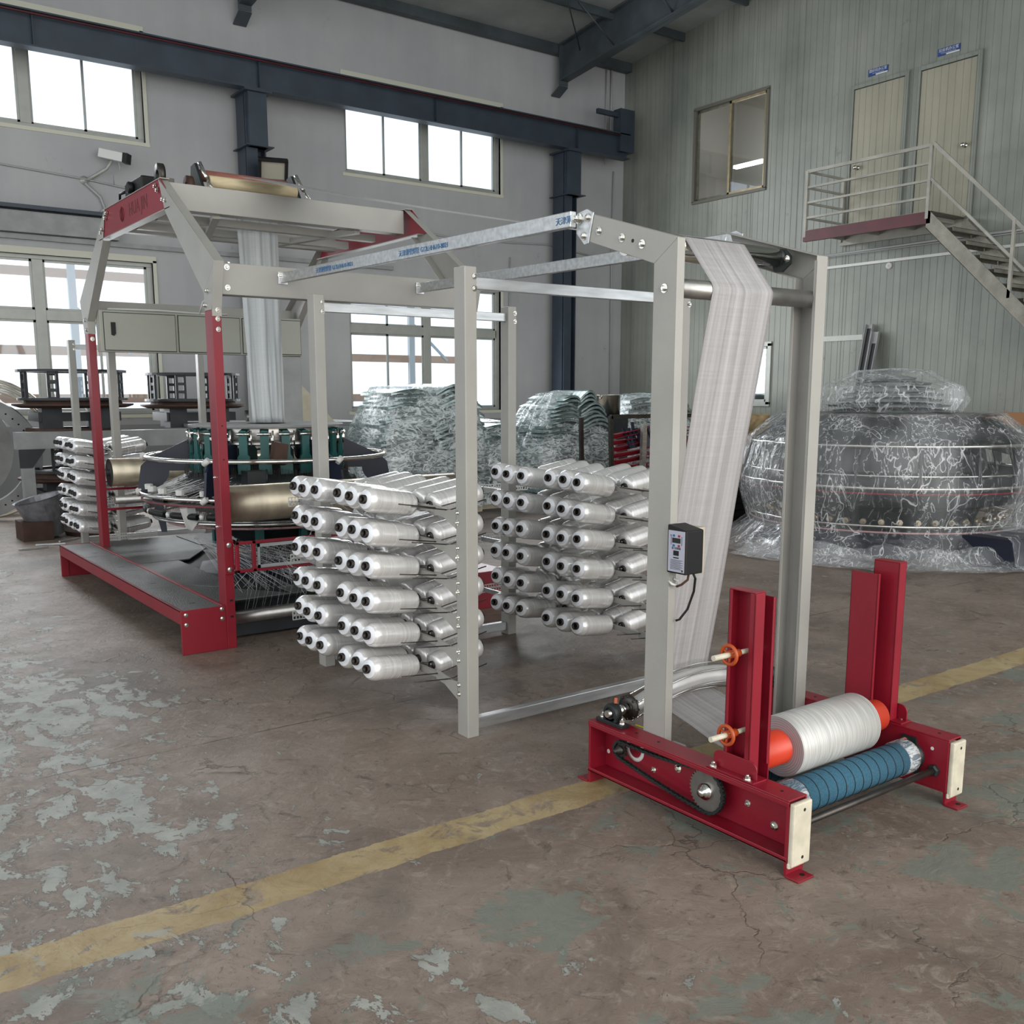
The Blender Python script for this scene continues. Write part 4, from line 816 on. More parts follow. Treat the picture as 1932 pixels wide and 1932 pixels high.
# galvanised tie bars between loom and winder
for x, xb, lab in ((2.50, 2.535, 'left'), (3.46, 3.435, 'right')):
    tb = MB(); p, q = Vector((x, 5.735, 2.237)), Vector((xb, 3.05, 2.215)); tb.bar(p, q, .03, .06)
    o = obj('tie_bar', tb, 'galv', bevel=.003); tag(o, f'{lab} galvanised tie bar with blue print from loom to winder top' if lab == 'left' else 'right galvanised tie bar running from loom to winder top', 'tie bar', )
    d = (q-p).normalized()
    if lab == 'left':
        for k in (.26, .60, .985): textmesh('blue_print', '天津薄壁焊管 G12LHH610-8021' if k < .9 else '天津薄', .032, 'blueink', p.lerp(q, k)+Vector((-.0165, 0, -.004)), d, (0, 0, 1), o, .0004, sx=1.0)
    m2 = MB(); m2.box(x-.03, x+.03, 5.735, 5.745, 2.2, 2.27); b = obj('end_bracket', m2, 'galv', o); bolt(b, (x-.02, 5.735, 2.25), (0, -1, 0), .009)

# fabric roll and the fabric web
fr = thing('fabric_roll', 'roll of pale woven fabric on a red core in the winder', 'fabric roll', (2.98, 2.125, .2))
FY, FZ, FR = 2.135, .302, .112
mb = MB(); mb.lathe((2.755, FY, FZ), (1, 0, 0), [(0, FR-.004), (.004, FR), (.456, FR), (.46, FR-.004)], 56); rl = obj('fabric_layers', mb, 'roll', fr)
for xx, dd in ((2.755, -.002), (3.215, .002)):
    mb = MB(); mb.lathe((xx, FY, FZ), (1, 0, 0), [(0, .062), (dd, .07), (0, FR-.003)], 56); o = obj('fabric_roll_end', mb, 'spiral', fr, local=True) if False else obj('fabric_roll_end', mb, 'spiral', fr)
mb = MB(); mb.lathe((2.625, FY, FZ), (1, 0, 0), [(0, .04), (0, .062), (.72, .062), (.72, .04)], 40); mb.lathe((2.63, FY, FZ), (1, 0, 0), [(0, 0), (0, .06)], 24); mb.lathe((3.34, FY, FZ), (1, 0, 0), [(0, 0), (0, .06)], 24); obj('roll_core', mb, 'redcore', fr, label='glossy red roll core')
mb = MB(); mb.cyl((2.60, FY, FZ), (3.36, FY, FZ), .02, 16); obj('spindle', mb, 'darksteel', fr)

def web(path, wv, name, lab, folds=.0, seed=0, n=25, mat='fabric'):
    """path: list of (centre x, y, z, width); fabric strip with lengthwise ripples"""
    rows = []; P3 = [Vector(p[:3]) for p in path]
    for i, p in enumerate(path):
        d = (P3[min(i+1, len(P3)-1)]-P3[max(i-1, 0)]).normalized(); nrm = Vector((1, 0, 0)).cross(d).normalized(); r = []
        for j in range(n):
            s = j/(n-1); off = folds*p[4]*(math.sin(s*17+seed+.6*math.sin(i*.35))*.5+math.sin(s*31+seed*2+i*.03)*.3+math.sin(s*7+1)*.6) if len(p) > 4 else 0
            r.append(P3[i]+Vector(((s-.5)*p[3], 0, 0))+nrm*off)
        rows.append(r)
    mb = MB(); mb.grid(rows); o = obj(name, mb, mat, fixn=False); m = o.modifiers.new('t', 'SOLIDIFY'); m.thickness = .0012; tag(o, lab, 'woven fabric'); return o
path = []
for k in range(30):   # hanging run from guide roller down to the spreader
    s = k/29; path.append((2.925+.025*s, 2.523+(2.812-2.523)*s, 1.918-(1.918-.41)*s, .335+.01*s, math.sin(PI*min(1, s*1.6+.05)) if s < .3 else 1-.5*s))
up = [(3.045, 2.94, 2.158, .345, 0), (3.0, 2.86, 2.148, .34, 0), (2.955, 2.76, 2.140, .335, 0), (2.935, 2.71, 2.137, .335, 0), (2.928, 2.675, 2.122, .335, 0), (2.925, 2.60, 2.030, .335, 0), (2.925, 2.531, 1.945, .335, 0), (2.925, 2.5235, 1.93, .335, 0)]
low = [(2.95, 2.812, .34, .345, 0), (2.952, 2.80, .31, .345, 0), (2.955, 2.77, .292, .345, 0), (2.957, 2.72, .278, .345, 0), (2.96, 2.6, .25, .35, 0), (2.95, 2.45, .218, .36, 0), (2.97, 2.36, .200, .38, 0), (2.98, 2.275, .2325, .40, 0)]
web([(3.09, 3.03, 2.172, .35, 0)]+up+path+low, 0, 'woven_fabric_web', 'pale woven fabric hanging from the winder top down to the spreader roller', .011, 2)
hor = []
for k in range(24): s = k/23; hor.append((2.86+.23*s, 6.85+(3.04-6.85)*s, 3.03+(2.175-3.03)*s-.02*math.sin(PI*s), .34+.01*s, .3))
web(hor, 0, 'woven_fabric_web', 'flat woven fabric stretched overhead from loom top to winder', .008, 1, 13)
vert = []
for k in range(30): s = k/29; vert.append((2.96+.03*s, 7.2, 2.86-(2.86-1.33)*s, .33-.06*s, 1))
o = web(vert, 0, 'woven_fabric_tube', 'pale woven tube rising from the loom centre to its top frame', .028, 4, 33, 'fabric_cool')

# control box
cbx = thing('control_box', 'small black winder control box with label on the left grey column', 'control box', (2.6, 2.46, .9))
mb = MB(); mb.prism([(2.548, 2.418, .905), (2.548, 2.512, .905), (2.548, 2.512, 1.082), (2.548, 2.418, 1.065)], (.09, 0, 0)); obj('case', mb, 'black', cbx, bevel=.004)
mb = MB(); mb.box(2.5468, 2.548, 2.424, 2.505, .912, 1.062); pn = obj('front_label', mb, 'label', cbx)
def lab(y0, y1, z0, z1, mat, name='marking'): obj(name, MB().box(2.5455, 2.5468, y0, y1, z0, z1), mat, pn)
lab(2.445, 2.485, 1.018, 1.036, 'lcd', 'display')
for y, z, m_ in ((2.478, 1.044, 'btnblue'), (2.452, 1.044, 'btnred'), (2.478, 1.008, 'btnblue'), (2.452, 1.008, 'btnred')): lab(y-.005, y+.005, z-.004, z+.004, m_, 'button')
lab(2.452, 2.478, .972, .990, 'black', 'window'); lab(2.452, 2.478, .962, .966, 'black')
mk = MB()
for k in range(9): mk.box(2.5457, 2.5468, 2.432+.01*(k % 2), 2.492, .955-k*.0042, .9562-k*.0042)
for a, b, c_, d in ((2.49, 2.494, 1.042, 1.046), (2.49, 2.4912, 1.010, 1.044), (2.438, 2.4392, 1.010, 1.044)): mk.box(2.5457, 2.5468, a, b, c_, d)
mk.box(2.5457, 2.5468, 2.43, 2.436, .915, .922); obj('fine_print', mk, 'darksteel', pn)
textmesh('fine_lettering', '张力控制器', .009, 'darksteel', (2.5462, 2.465, .998), (0, -1, 0), (0, 0, 1), pn, .0003)
mb = MB(); mb.box(2.632, 2.69, 2.46, 2.515, .893, 1.066); obj('mounting_channel', mb, 'beige', cbx, bevel=.002)
for pts, m_ in (([(2.60, 2.45, .905), (2.595, 2.45, .88), (2.585, 2.47, .86), (2.58, 2.49, .85)], 'rust'), ([(2.62, 2.45, .905), (2.635, 2.45, .88), (2.64, 2.46, .83), (2.63, 2.48, .76), (2.61, 2.5, .72), (2.6, 2.51, .715)], 'black')):
    obj('cable', MB().tube(pts, .0045, 8), m_, cbx)
mb = MB(); mb.tube([(2.565, 2.515, .87), (2.565, 2.50, .86), (2.59, 2.495, .85), (2.6, 2.5, .865), (2.59, 2.515, .875)], .005, 6); obj('cable_tie', mb, 'white', cbx)

# ---------------- loom ----------------
lm = thing('circular_loom', 'large circular loom with red posts and grey roof frame at left', 'loom', (2.98, 7.2, 0))
LX0, LX1, LY0, LY1 = 2.057, 3.91, 5.75, 8.75
TY0, TY1 = 6.57, 7.75
def post(x0, y0, flip):
    y1 = y0+.115 if not flip else y0-.115; a, b = sorted((y0, y1))
    p = obj('post', MB().box(x0, x0+.058, a, b, 0, 2.03), 'red', lm, bevel=.003, label='red post')
    return p
pA = post(LX0, LY0, False); pB = post(LX1-.058, LY0, False); pC = post(LX0, LY1, True); pD = post(LX1-.058, LY1, True)
for z in (1.98, 1.92, .37, .27): (bolt(pA, (LX0+.035, LY0, z+0), (0, -1, 0), .010, .008) if z > 1 else obj('slot', MB().box(LX0+.025, LX0+.045, LY0-.001, LY0, z-.07-.006, z-.07+.006), 'black', pA))
for z in (1.36, 1.16): obj('bolt_hole', MB().cyl((LX0+.03, LY0-.0008, z), (LX0+.03, LY0, z), .005, 8), 'black', pA)
for z in (1.05, .75): bolt(pA, (LX0, LY0+.08, z), (-1, 0, 0), .008)
for p_, x, y in ((pC, LX0+.03, LY1-.115), (pD, LX1-.03, LY1-.115)): bolt(p_, (x, y, 1.99), (0, -1, 0), .012)
# upper hexagonal side frames
for xs, side in ((LX0, -1), (LX1, 1)):
    x0 = xs if side < 0 else xs-.06
    def folded(poly, name='roof_arm', mat='gray'):
        """thin outer web plus rim flanges of a folded sheet arm"""
        mb = MB(); web = x0 if side < 0 else x0+.056
        mb.prism([(web, y, z) for y, z in poly], (.004, 0, 0)); n = len(poly)
        for i in (0, 2): (ya, za), (yb, zb) = poly[i], poly[(i+1) % n]; mb.bar((x0+.03, ya, za), (x0+.03, yb, zb), .06, .004, (0, -(zb-za), yb-ya) if False else (1, 0, 0)) if False else mb.prism([(x0, ya, za), (x0, yb, zb), (x0, yb+(.004 if i == 0 else -.004), zb), (x0, ya+(.004 if i == 0 else -.004), za)], (.06, 0, 0))
        return obj(name, mb, mat, lm, bevel=.002)
    # front sloping arm, short vertical knee, then mirrored
    for m_ in (0, 1):
        f = (lambda y: y) if m_ == 0 else (lambda y: LY0+LY1-y)
        a = folded([(f(5.67), 2.30), (f(6.60), 2.898), (f(6.50), 2.685), (f(5.865), 2.13)])
        k = folded([(f(5.745), 2.03), (f(5.67), 2.30), (f(5.865), 2.13), (f(5.865), 2.03)], 'knee')
        for yy, zz in ((5.80, 2.14), (5.84, 2.06)): bolt(k, (x0 if side < 0 else x0+.06, f(yy), zz), (side, 0, 0), .012, .012)
    mb = MB(); yy0, yy1 = 6.50, LY0+LY1-6.50; web = x0+.006 if side < 0 else x0+.05
    mb.prism([(web, 6.33, 2.70), (web, 6.57, 2.895), (web, LY0+LY1-6.57, 2.895), (web, LY0+LY1-6.33, 2.70)], (.004, 0, 0)); rp = obj('crest_plate', mb, 'red', lm, label='red crest plate lettered HUA JIN' if side < 0 else 'red crest plate')
    mb = MB(); mb.box(x0, x0+.06, 6.40, LY0+LY1-6.40, 2.694, 2.70); mb.box(x0, x0+.06, 6.56, LY0+LY1-6.56, 2.893, 2.898); obj('crest_flange', mb, 'gray', rp)
    for (yy, zz) in ((6.66, 2.86), (6.62, 2.83), (6.47, 2.745), (6.52, 2.76)):
        bolt(rp, (x0 if side < 0 else x0+.054, yy, zz), (side, 0, 0), .012, .012); bolt(rp, (x0 if side < 0 else x0+.054, LY0+LY1-yy, zz), (side, 0, 0), .012, .012)
    if side < 0:
        textmesh('lettering', 'HUA JIN', .125, 'crest', (x0+.0055, 7.08, 2.80), (0, -1, 0), (0, 0, 1), rp, .0006, sx=.95)
        e = MB(); e.ring((x0+.0055, 7.47, 2.80), .045, .004, 24, 6, (1, 0, 0)); e.bar((x0+.0055, 7.47, 2.75), (x0+.0055, 7.47, 2.85), .012, .004, (0, 1, 0)); e.prism([(x0+.0055, 7.49, 2.79), (x0+.0055, 7.45, 2.79), (x0+.0055, 7.47, 2.82)], (-.002, 0, 0)); obj('emblem', e, 'crest', rp)
# cross beams
def xbeam(y0, y1, z0, z1, name='cross_beam'):
    mb = MB(); mb.box(LX0+.06, LX1-.06, y0, y0+.004, z0, z1); mb.box(LX0+.06, LX1-.06, y0, y1, z1-.004, z1); mb.box(LX0+.06, LX1-.06, y0, y1, z0, z0+.004); mb.box(LX0+.06, LX1-.06, y1-.004, y1, z1-.02, z1)
    return obj(name, mb, 'gray', lm, bevel=.002)
fb = MB(); fb.box(LX0+.062, LX1, LY0-.008, LY0+.1, 2.12, 2.30); b_ = obj('cross_beam', fb, 'gray', lm, bevel=.004)
for x, z in ((LX0+.10, 2.275), (LX0+.10, 2.16), (LX1-.1, 2.27)): bolt(b_, (x, LY0-.008, z), (0, -1, 0), .011)
for x, y in ((LX0+.08, LY0+.03), (LX0+.12, LY0+.01), (LX0+.7, LY0+.05), (LX0+.75, LY0+.05)): bolt(b_, (x, y, 2.30), (0, 0, 1), .009, .006)
kp = MB(); kp.box(LX0+.002, LX0+.058, LY0-.006, LY0-.001, 1.995, 2.30); kp = obj('knee_plate', kp, 'gray', lm); bolt(kp, (LX0+.035, LY0-.006, 2.03), (0, -1, 0), .010)
tb1 = MB(); tb1.box(LX0+.06, LX1-.06, TY0+.03, TY0+.13, 2.72, 2.885); tb1 = obj('cross_beam', tb1, 'gray', lm, bevel=.003)
tb2 = MB(); tb2.box(LX0+.06, LX1-.06, TY1-.03, TY1+.05, 2.72, 2.885); obj('cross_beam', tb2, 'gray', lm, bevel=.003)
mb = MB(); mb.bar((2.45, TY0+.1, 2.72), (2.75, TY1, 2.72), .05, .04); mb.bar((3.5, TY0+.1, 2.72), (3.25, TY1, 2.72), .05, .04); mb.bar((LX0+.1, 7.0, 2.73), (LX1-.1, 7.0, 2.73), .06, .05); mb.bar((LX0+.1, 7.45, 2.73), (LX1-.1, 7.45, 2.73), .06, .05); obj('roof_brace', mb, 'gray', lm)
mb = MB(); mb.box(LX0+.06, LX1-.06, LY1-.07, LY1, 2.19, 2.30); obj('cross_beam', mb, 'gray', lm, bevel=.003)
# take-off rollers on top
RY = 6.92
mb = MB(); mb.cyl((2.50, RY, 2.985), (3.14, RY, 2.985), .040, 24); obj('take_off_roller', mb, 'cream', lm, label='cream coloured take-off roller')
mb = MB(); mb.cyl((2.48, RY+.16, 3.05), (3.14, RY+.16, 3.05), .040, 24); obj('take_off_roller', mb, 'copper', lm, label='brown rubber take-off roller')
for x in (2.45, 3.16):
    mb = MB(); mb.prism([(x, RY-.05, 2.885), (x, RY+.24, 2.885), (x, RY+.2, 3.11), (x, RY+.12, 3.12)], (.02, 0, 0)); o = obj('roller_bracket', mb, 'iron', lm)
    mb = MB(); mb.cyl((x+.03, RY+.1, 3.12), (x+.03, RY-.02, 3.00), .014, 10); mb.cyl((x+.03, RY-.02, 3.00), (x+.05, RY-.12, 2.90), .008, 8); mb.cyl((x+.0, RY-.12, 2.90), (x+.1, RY-.12, 2.895), .018, 10); obj('tension_rod', mb, 'chrome', o)
mb = MB(); mb.lathe((2.36, RY+.05, 2.95), (1, 0, 0), [(0, .02), (0, .065), (.04, .065), (.04, .02)], 24); mb.cyl((2.18, RY+.05, 2.94), (2.48, RY+.05, 2.94), .016, 10); obj('gear', mb, 'rust', lm)
mb = MB(); mb.lathe((2.16, RY+.02, 2.99), (1, 0, 0), [(0, .03), (0, .075), (.035, .075), (.035, .03)], 24); mb.box(2.19, 2.26, RY-.02, RY+.08, 2.885, 2.97); obj('gear_wheel', mb, 'darksteel', lm)
mb = MB(); mb.box(2.10, 2.20, 7.10, 7.50, 2.90, 3.01); mb.cyl((2.10, 7.3, 2.955), (2.06, 7.3, 2.955), .04, 16); obj('drive_motor', mb, 'black', lm, bevel=.01)
obj('motor_cable', MB().tube([(2.12, 7.55, 2.97), (2.11, 7.66, 2.97), (2.11, 7.68, 2.90), (2.12, 7.6, 2.88)], .01, 6), 'black', lm)
# control cabinet along the back
cb2 = thing('control_cabinet', 'long grey-green control cabinet hung across the back of the loom', 'cabinet', (3.0, 8.62, 1.88))
mb = MB(); mb.box(2.12, 3.86, 8.50, 8.62, 1.885, 2.215); obj('body', mb, 'cab', cb2, bevel=.004)
for a, b, hx in ((2.15, 2.72, 2.20), (2.75, 3.28, None), (3.31, 3.55, 3.36), (3.57, 3.85, None)):
    o = obj('door', MB().box(a, b, 8.488, 8.50, 1.90, 2.195), 'cab', cb2, bevel=.002)
    obj('door_gap', MB().box(a-.006, b+.006, 8.497, 8.4985, 1.894, 2.201), 'iron', o)
    if hx: obj('handle', MB().prism([(hx, 8.488, 2.12), (hx+.035, 8.488, 2.12), (hx+.035, 8.488, 2.03), (hx+.02, 8.488, 2.012), (hx, 8.488, 2.02)], (0, -.01, 0)), 'black', o)
mb = MB(); mb.tube([(2.2, 8.56, 2.23), (2.6, 8.55, 2.235), (3.0, 8.55, 2.225), (3.2, 8.56, 2.23)], .008, 6); mb.tube([(2.95, 8.55, 2.22), (2.97, 8.5, 2.32), (3.05, 8.45, 2.38), (3.1, 8.5, 2.36)], .008, 6); obj('loose_cable', mb, 'white', cb2)
g2 = MB(); g2.box(3.42, 3.86, 8.52, 8.72, 1.2, 1.88); g2 = obj('junction_box', g2, 'ringgray', cb2, bevel=.004)
obj('warning_label', MB().box(3.44, 3.66, 8.515, 8.52, 1.75, 1.84), 'yellow', g2, label='yellow warning label')
mb = MB(); mb.prism([(3.455, 8.5145, 1.765), (3.515, 8.5145, 1.765), (3.485, 8.5145, 1.825)], (0, -.001, 0)); obj('warning_triangle', mb, 'black', g2)
textmesh('warning_text', '注意安全', .045, 'black', (3.59, 8.514, 1.795), (1, 0, 0), (0, 0, 1), g2, .0005)

# walkway of checker plate round the loom
wk = lm
mb = MB(); mb.box(1.78, 1.79, 5.76, 8.96, .185, .273); mb.box(1.78, LX0, 5.752, 5.762, 0, .273); mb.box(1.78, LX0, 8.95, 8.96, 0, .273); mb.box(1.78, 1.84, 5.76, 5.77, 0, .19); mb.box(1.78, 1.84, 8.94, 8.95, 0, .19)
mb.box(1.78, 1.80, 5.76, 8.96, .262, .273); mb.box(2.03, 2.057, 5.76, 8.96, .20, .275); ws = obj('walkway_frame', mb, 'red', lm, bevel=.003, label='red walkway frame along the near side')
for x, z in ((1.81, .245), (1.81, .185), (2.03, .255), (2.03, .195)): bolt(ws, (x, 5.752, z), (0, -1, 0), .009)
for i in range(4):
    y0 = 5.77+i*.795; mb = MB(); mb.box(1.802, 2.028, y0+.003, y0+.79, .262, .27)
    for k in range(2): mb.box(1.9, 1.93, y0+.25+.3*k, y0+.27+.3*k, .27, .2712)
    o = obj('deck_plate', mb, 'plate', ws)
    obj('lift_slot', MB().box(1.895, 1.935, y0+.18, y0+.192, .2702, .2712), 'black', o)
mb = MB()
def deck(poly): mb.prism([(x, y, .262) for x, y in poly], (0, 0, .008))
deck([(2.06, 5.9), (2.55, 5.9), (2.06, 6.6)]); deck([(2.06, 6.62), (2.30, 6.30), (2.36, 6.5), (2.36, 7.6), (2.06, 7.6)]); deck([(2.06, 7.62), (2.45, 7.62), (2.75, 8.1), (2.75, 8.95), (2.06, 8.95)]); deck([(2.77, 8.3), (3.85, 8.3), (3.85, 8.95), (2.77, 8.95)]); deck([(3.40, 5.9), (3.85, 5.9), (3.85, 7.6), (3.6, 7.2)]); deck([(3.5, 7.62), (3.85, 7.62), (3.85, 8.28), (3.2, 8.28)])
deck([(2.56, 5.9), (3.39, 5.9), (3.39, 6.15), (2.56, 6.15)])
obj('inner_deck', mb, 'plate', lm)
mb = MB(); mb.box(LX1, LX1+.27, 5.76, 8.96, .185, .273); mb.box(LX1, LX1+.27, 5.752, 5.762, 0, .273); obj('walkway_frame', mb, 'red', lm, bevel=.003, label='red walkway frame along the far side')
mb = MB(); mb.box(2.1, 3.87, 5.95, 8.9, .02, .16); mb.box(2.25, 3.7, 6.3, 8.2, .16, .24); obj('machine_bed', mb, 'darkframe', lm)
obj('drive_base', MB().lathe((2.98, 7.2, .1), (0, 0, 1), [(0, .62), (.14, .6), (.16, .42), (.30, .3), (.42, .22)], 8, False), 'navy', lm)

# weaving head
CX_, CY_ = 2.96, 7.2
hd = lm
mb = MB(); mb.lathe((CX_, CY_, 1.31), (0, 0, 1), [(0, .15), (0, .57), (.012, .575), (.016, .57), (.016, .15)], 64, False); obj('top_disc', mb, 'ringgray', lm, label='flat grey metal top disc')
mb = MB(); mb.lathe((CX_, CY_, 1.2), (0, 0, 1), [(.11, .50), (.0, .52), (-.02, .5)], 48); mb.lathe((CX_, CY_, 1.19), (0, 0, 1), [(0, .53), (.025, .53), (.025, .55), (0, .55)], 48); obj('cam_ring', mb, 'steel', lm)
for k in range(24):
    a = 2*PI*k/24+.1; u = Vector((math.cos(a), math.sin(a), 0)); v = Vector((-u.y, u.x, 0)); c = Vector((CX_, CY_, 0))
    mb = MB(); R_ = .575
    def pt(r, s, z): return c+u*r+v*s+Vector((0, 0, z))
    mb.prism([pt(R_, -.03, 1.12), pt(R_, -.045, 1.10), pt(R_, -.045, .98), pt(R_, .045, .98), pt(R_, .045, 1.10), pt(R_, .03, 1.12), pt(R_, .03, 1.27), pt(R_, .02, 1.29), pt(R_, -.02, 1.29), pt(R_, -.03, 1.27)], -u*.02)
    mb.prism([pt(R_, -.03, 1.27), pt(R_, .03, 1.27), pt(.5, .03, 1.29), pt(.5, -.03, 1.29)], Vector((0, 0, .01)))
    o = obj('cam_bracket', mb, 'teal', lm)
    m2 = MB(); m2.cyl(pt(R_+.005, -.05, 1.265), pt(R_+.005, .05, 1.265), .010, 8); m2.cyl(pt(R_, .06, 1.18), pt(R_, .06, 1.29), .006, 6); m2.box(pt(R_, .05, 0).x-.01, pt(R_, .05, 0).x+.01, pt(R_, .05, 0).y-.01, pt(R_, .05, 0).y+.01, 1.22, 1.24); obj('pivot_pin', m2, 'chrome', o)
for k in range(6):
    a = 2*PI*k/6+.18+PI/6; u = Vector((math.cos(a), math.sin(a), 0)); v = Vector((-u.y, u.x, 0)); c = Vector((CX_, CY_, 0))
    def pt(r, z): return c+u*r+Vector((0, 0, z))
    arcs = [pt(.62+.17*(1-math.cos(t*PI/2/6))*1.0, .98-.16*math.sin(0)) for t in range(1)]
    poly = [pt(.50, 1.22), pt(.56, 1.22), pt(.86, 1.08), pt(.92, 1.02), pt(.95, .84), pt(.90, .80)]+[pt(.90-.18*math.sin(PI/2*t/6)-.0, .84+.14*(1-math.cos(PI/2*t/6))) for t in range(1, 7)]+[pt(.60, .98), pt(.50, 1.05)]
    mb = MB(); mb.prism(poly, v*.018); mb.prism([pt(.78, .80), pt(.86, .80), pt(.80, .52), pt(.76, .52)], v*.012); sa = obj('support_arm', mb, 'navy', lm)
    for (r_, z_) in ((.90, 1.09), (.945, .83)): mb = MB(); mb.cyl(pt(r_, z_-.02)-v*.015, pt(r_, z_+.015)+v*.025, .021, 10); obj('ring_clamp', mb, 'white', sa)
for R_, z_, r_, nm in ((.885, 1.09, .0165, 'handrail_ring'), (.93, .83, .015, 'handrail_ring'), (.85, .655, .011, 'lower_ring'), (.87, .675, .006, 'lower_ring')):
    obj(nm, MB().ring((CX_, CY_, z_), R_, r_, 96, 10), 'chrome', lm)
obj('red_cable_ring', MB().ring((CX_, CY_, .785), .925, .008, 80, 6), M['red'], lm)
obj('pink_cable_ring', MB().ring((CX_, CY_, .615), .76, .009, 80, 6), 'pinkwrap', lm)
mb = MB(); mb.lathe((CX_, CY_, 0), (0, 0, 1), [(.80, .935), (.74, .925), (.68, .89), (.655, .85)], 72); obj('clear_skirt', mb, 'acrylic', lm, label='clear acrylic guard skirt')
for k in range(18):
    a0 = 2*PI*k/18; mb = MB(); mb.ring((CX_, CY_, .71), .90, .024, 8, 8, (0, 0, 1), a0, a0+.26); o = obj('foam_grip', mb, 'black', lm)
    m2 = MB(); a = a0+.3; m2.lathe((CX_+.90*math.cos(a), CY_+.90*math.sin(a), .695), (0, 0, 1), [(0, .0), (0, .016), (.02, .02), (.035, .012), (.036, 0)], 10); obj('white_knob', m2, 'white', o)
mb = MB(); mb.lathe((CX_, CY_, 0), (0, 0, 1), [(1.0, .50), (.95, .62), (.90, .64), (.86, .62)], 64); mb.lathe((CX_, CY_, 0), (0, 0, 1), [(.80, .60), (.74, .66), (.70, .60)], 64); mb.lathe((CX_, CY_, 0), (0, 0, 1), [(.2, .22), (.45, .25), (.5, .34), (.62, .42), (.8, .45), (.98, .45)], 48); obj('shuttle_race', mb, 'iron', lm)
# fine wires of the heald ring: nobody could count them
mb = MB()
for k in range(420):
    a = 2*PI*k/420+random.uniform(-.004, .004); r0 = .60+random.uniform(-.012, .012); p = (CX_+r0*math.cos(a), CY_+r0*math.sin(a)); mb.cyl((p[0], p[1], .74+random.uniform(-.03, .03)), (p[0]+.0, p[1], 1.02+random.uniform(-.03, .02)), .0016, 3, cap=False)
for k in range(260):
    a = 2*PI*k/260; mb.cyl((CX_+.80*math.cos(a), CY_+.80*math.sin(a), .63), (CX_+.66*math.cos(a+.02), CY_+.66*math.sin(a+.02), .92), .0015, 3, cap=False)
o = obj('heald_wires', mb, 'darksteel', lm); o['kind'] = 'stuff'
mb = MB()
for k in range(90):
    a = PI*.9+random.uniform(-.7, 1.3); mb.cyl((CX_+.88*math.cos(a), CY_+.88*math.sin(a), .80+random.uniform(0, .05)), (CX_+.6*math.cos(a+.25), CY_+.6*math.sin(a+.25), .93+random.uniform(-.05, .03)), .0022, 3, cap=False)
o = obj('warp_threads', mb, 'thread', lm); o['kind'] = 'stuff'
for k in range(10):
    a = PI*.75+k*.24; r = .87; c = (CX_+r*math.cos(a), CY_+r*math.sin(a)); mb = MB(); mb.lathe((c[0], c[1], .85), (0, 0, 1), [(0, 0), (0, .03), (.035, .032), (.04, .02), (.04, 0)], 8, False); obj('guide_block', mb, 'white', lm)
mb = MB(); a = PI*1.17; c = Vector((CX_+.93*math.cos(a), CY_+.93*math.sin(a), .77)); mb.prism([c+Vector((-.04, 0, 0)), c+Vector((.06, -.01, 0)), c+Vector((.08, 0, -.1)), c+Vector((.04, .02, -.16)), c+Vector((0, .01, -.14))], (0, .01, 0)); obj('rag', mb, 'white', lm, label='white rag tied on the ring')
# lubricant box and gear knuckles below
mb = MB(); mb.bar((2.77, 6.56, 1.06), (2.80, 6.58, 1.20), .10, .07, (0, 1, 0)); obj('sensor_box', mb, 'rust', lm); mb = MB(); mb.box(2.52, 2.66, 6.5, 6.62, .90, 1.02); mb.cyl((2.66, 6.5, .9), (2.66, 6.5, 1.03), .008, 6); obj('junction_box', mb, 'iron', lm)
for k in range(22):
    a = 2*PI*k/22; c = (CX_+.35*math.cos(a), CY_+.35*math.sin(a)); mb = MB(); mb.lathe((c[0], c[1], .44), (math.cos(a), math.sin(a), 0), [(0, .012), (0, .03), (.02, .03), (.02, .012)], 10, False); mb.cyl((c[0], c[1], .40), (c[0]+.02*math.cos(a), c[1]+.02*math.sin(a), .37), .012, 8); obj('cam_follower', mb, 'darksteel', lm)
for k in range(8): a = 2*PI*k/8+.2; mb = MB(); mb.bar((CX_+.42*math.cos(a), CY_+.42*math.sin(a), .38), (CX_+.42*math.cos(a), CY_+.42*math.sin(a), .8), .05, .05); obj('column_stub', mb, 'teal', lm)
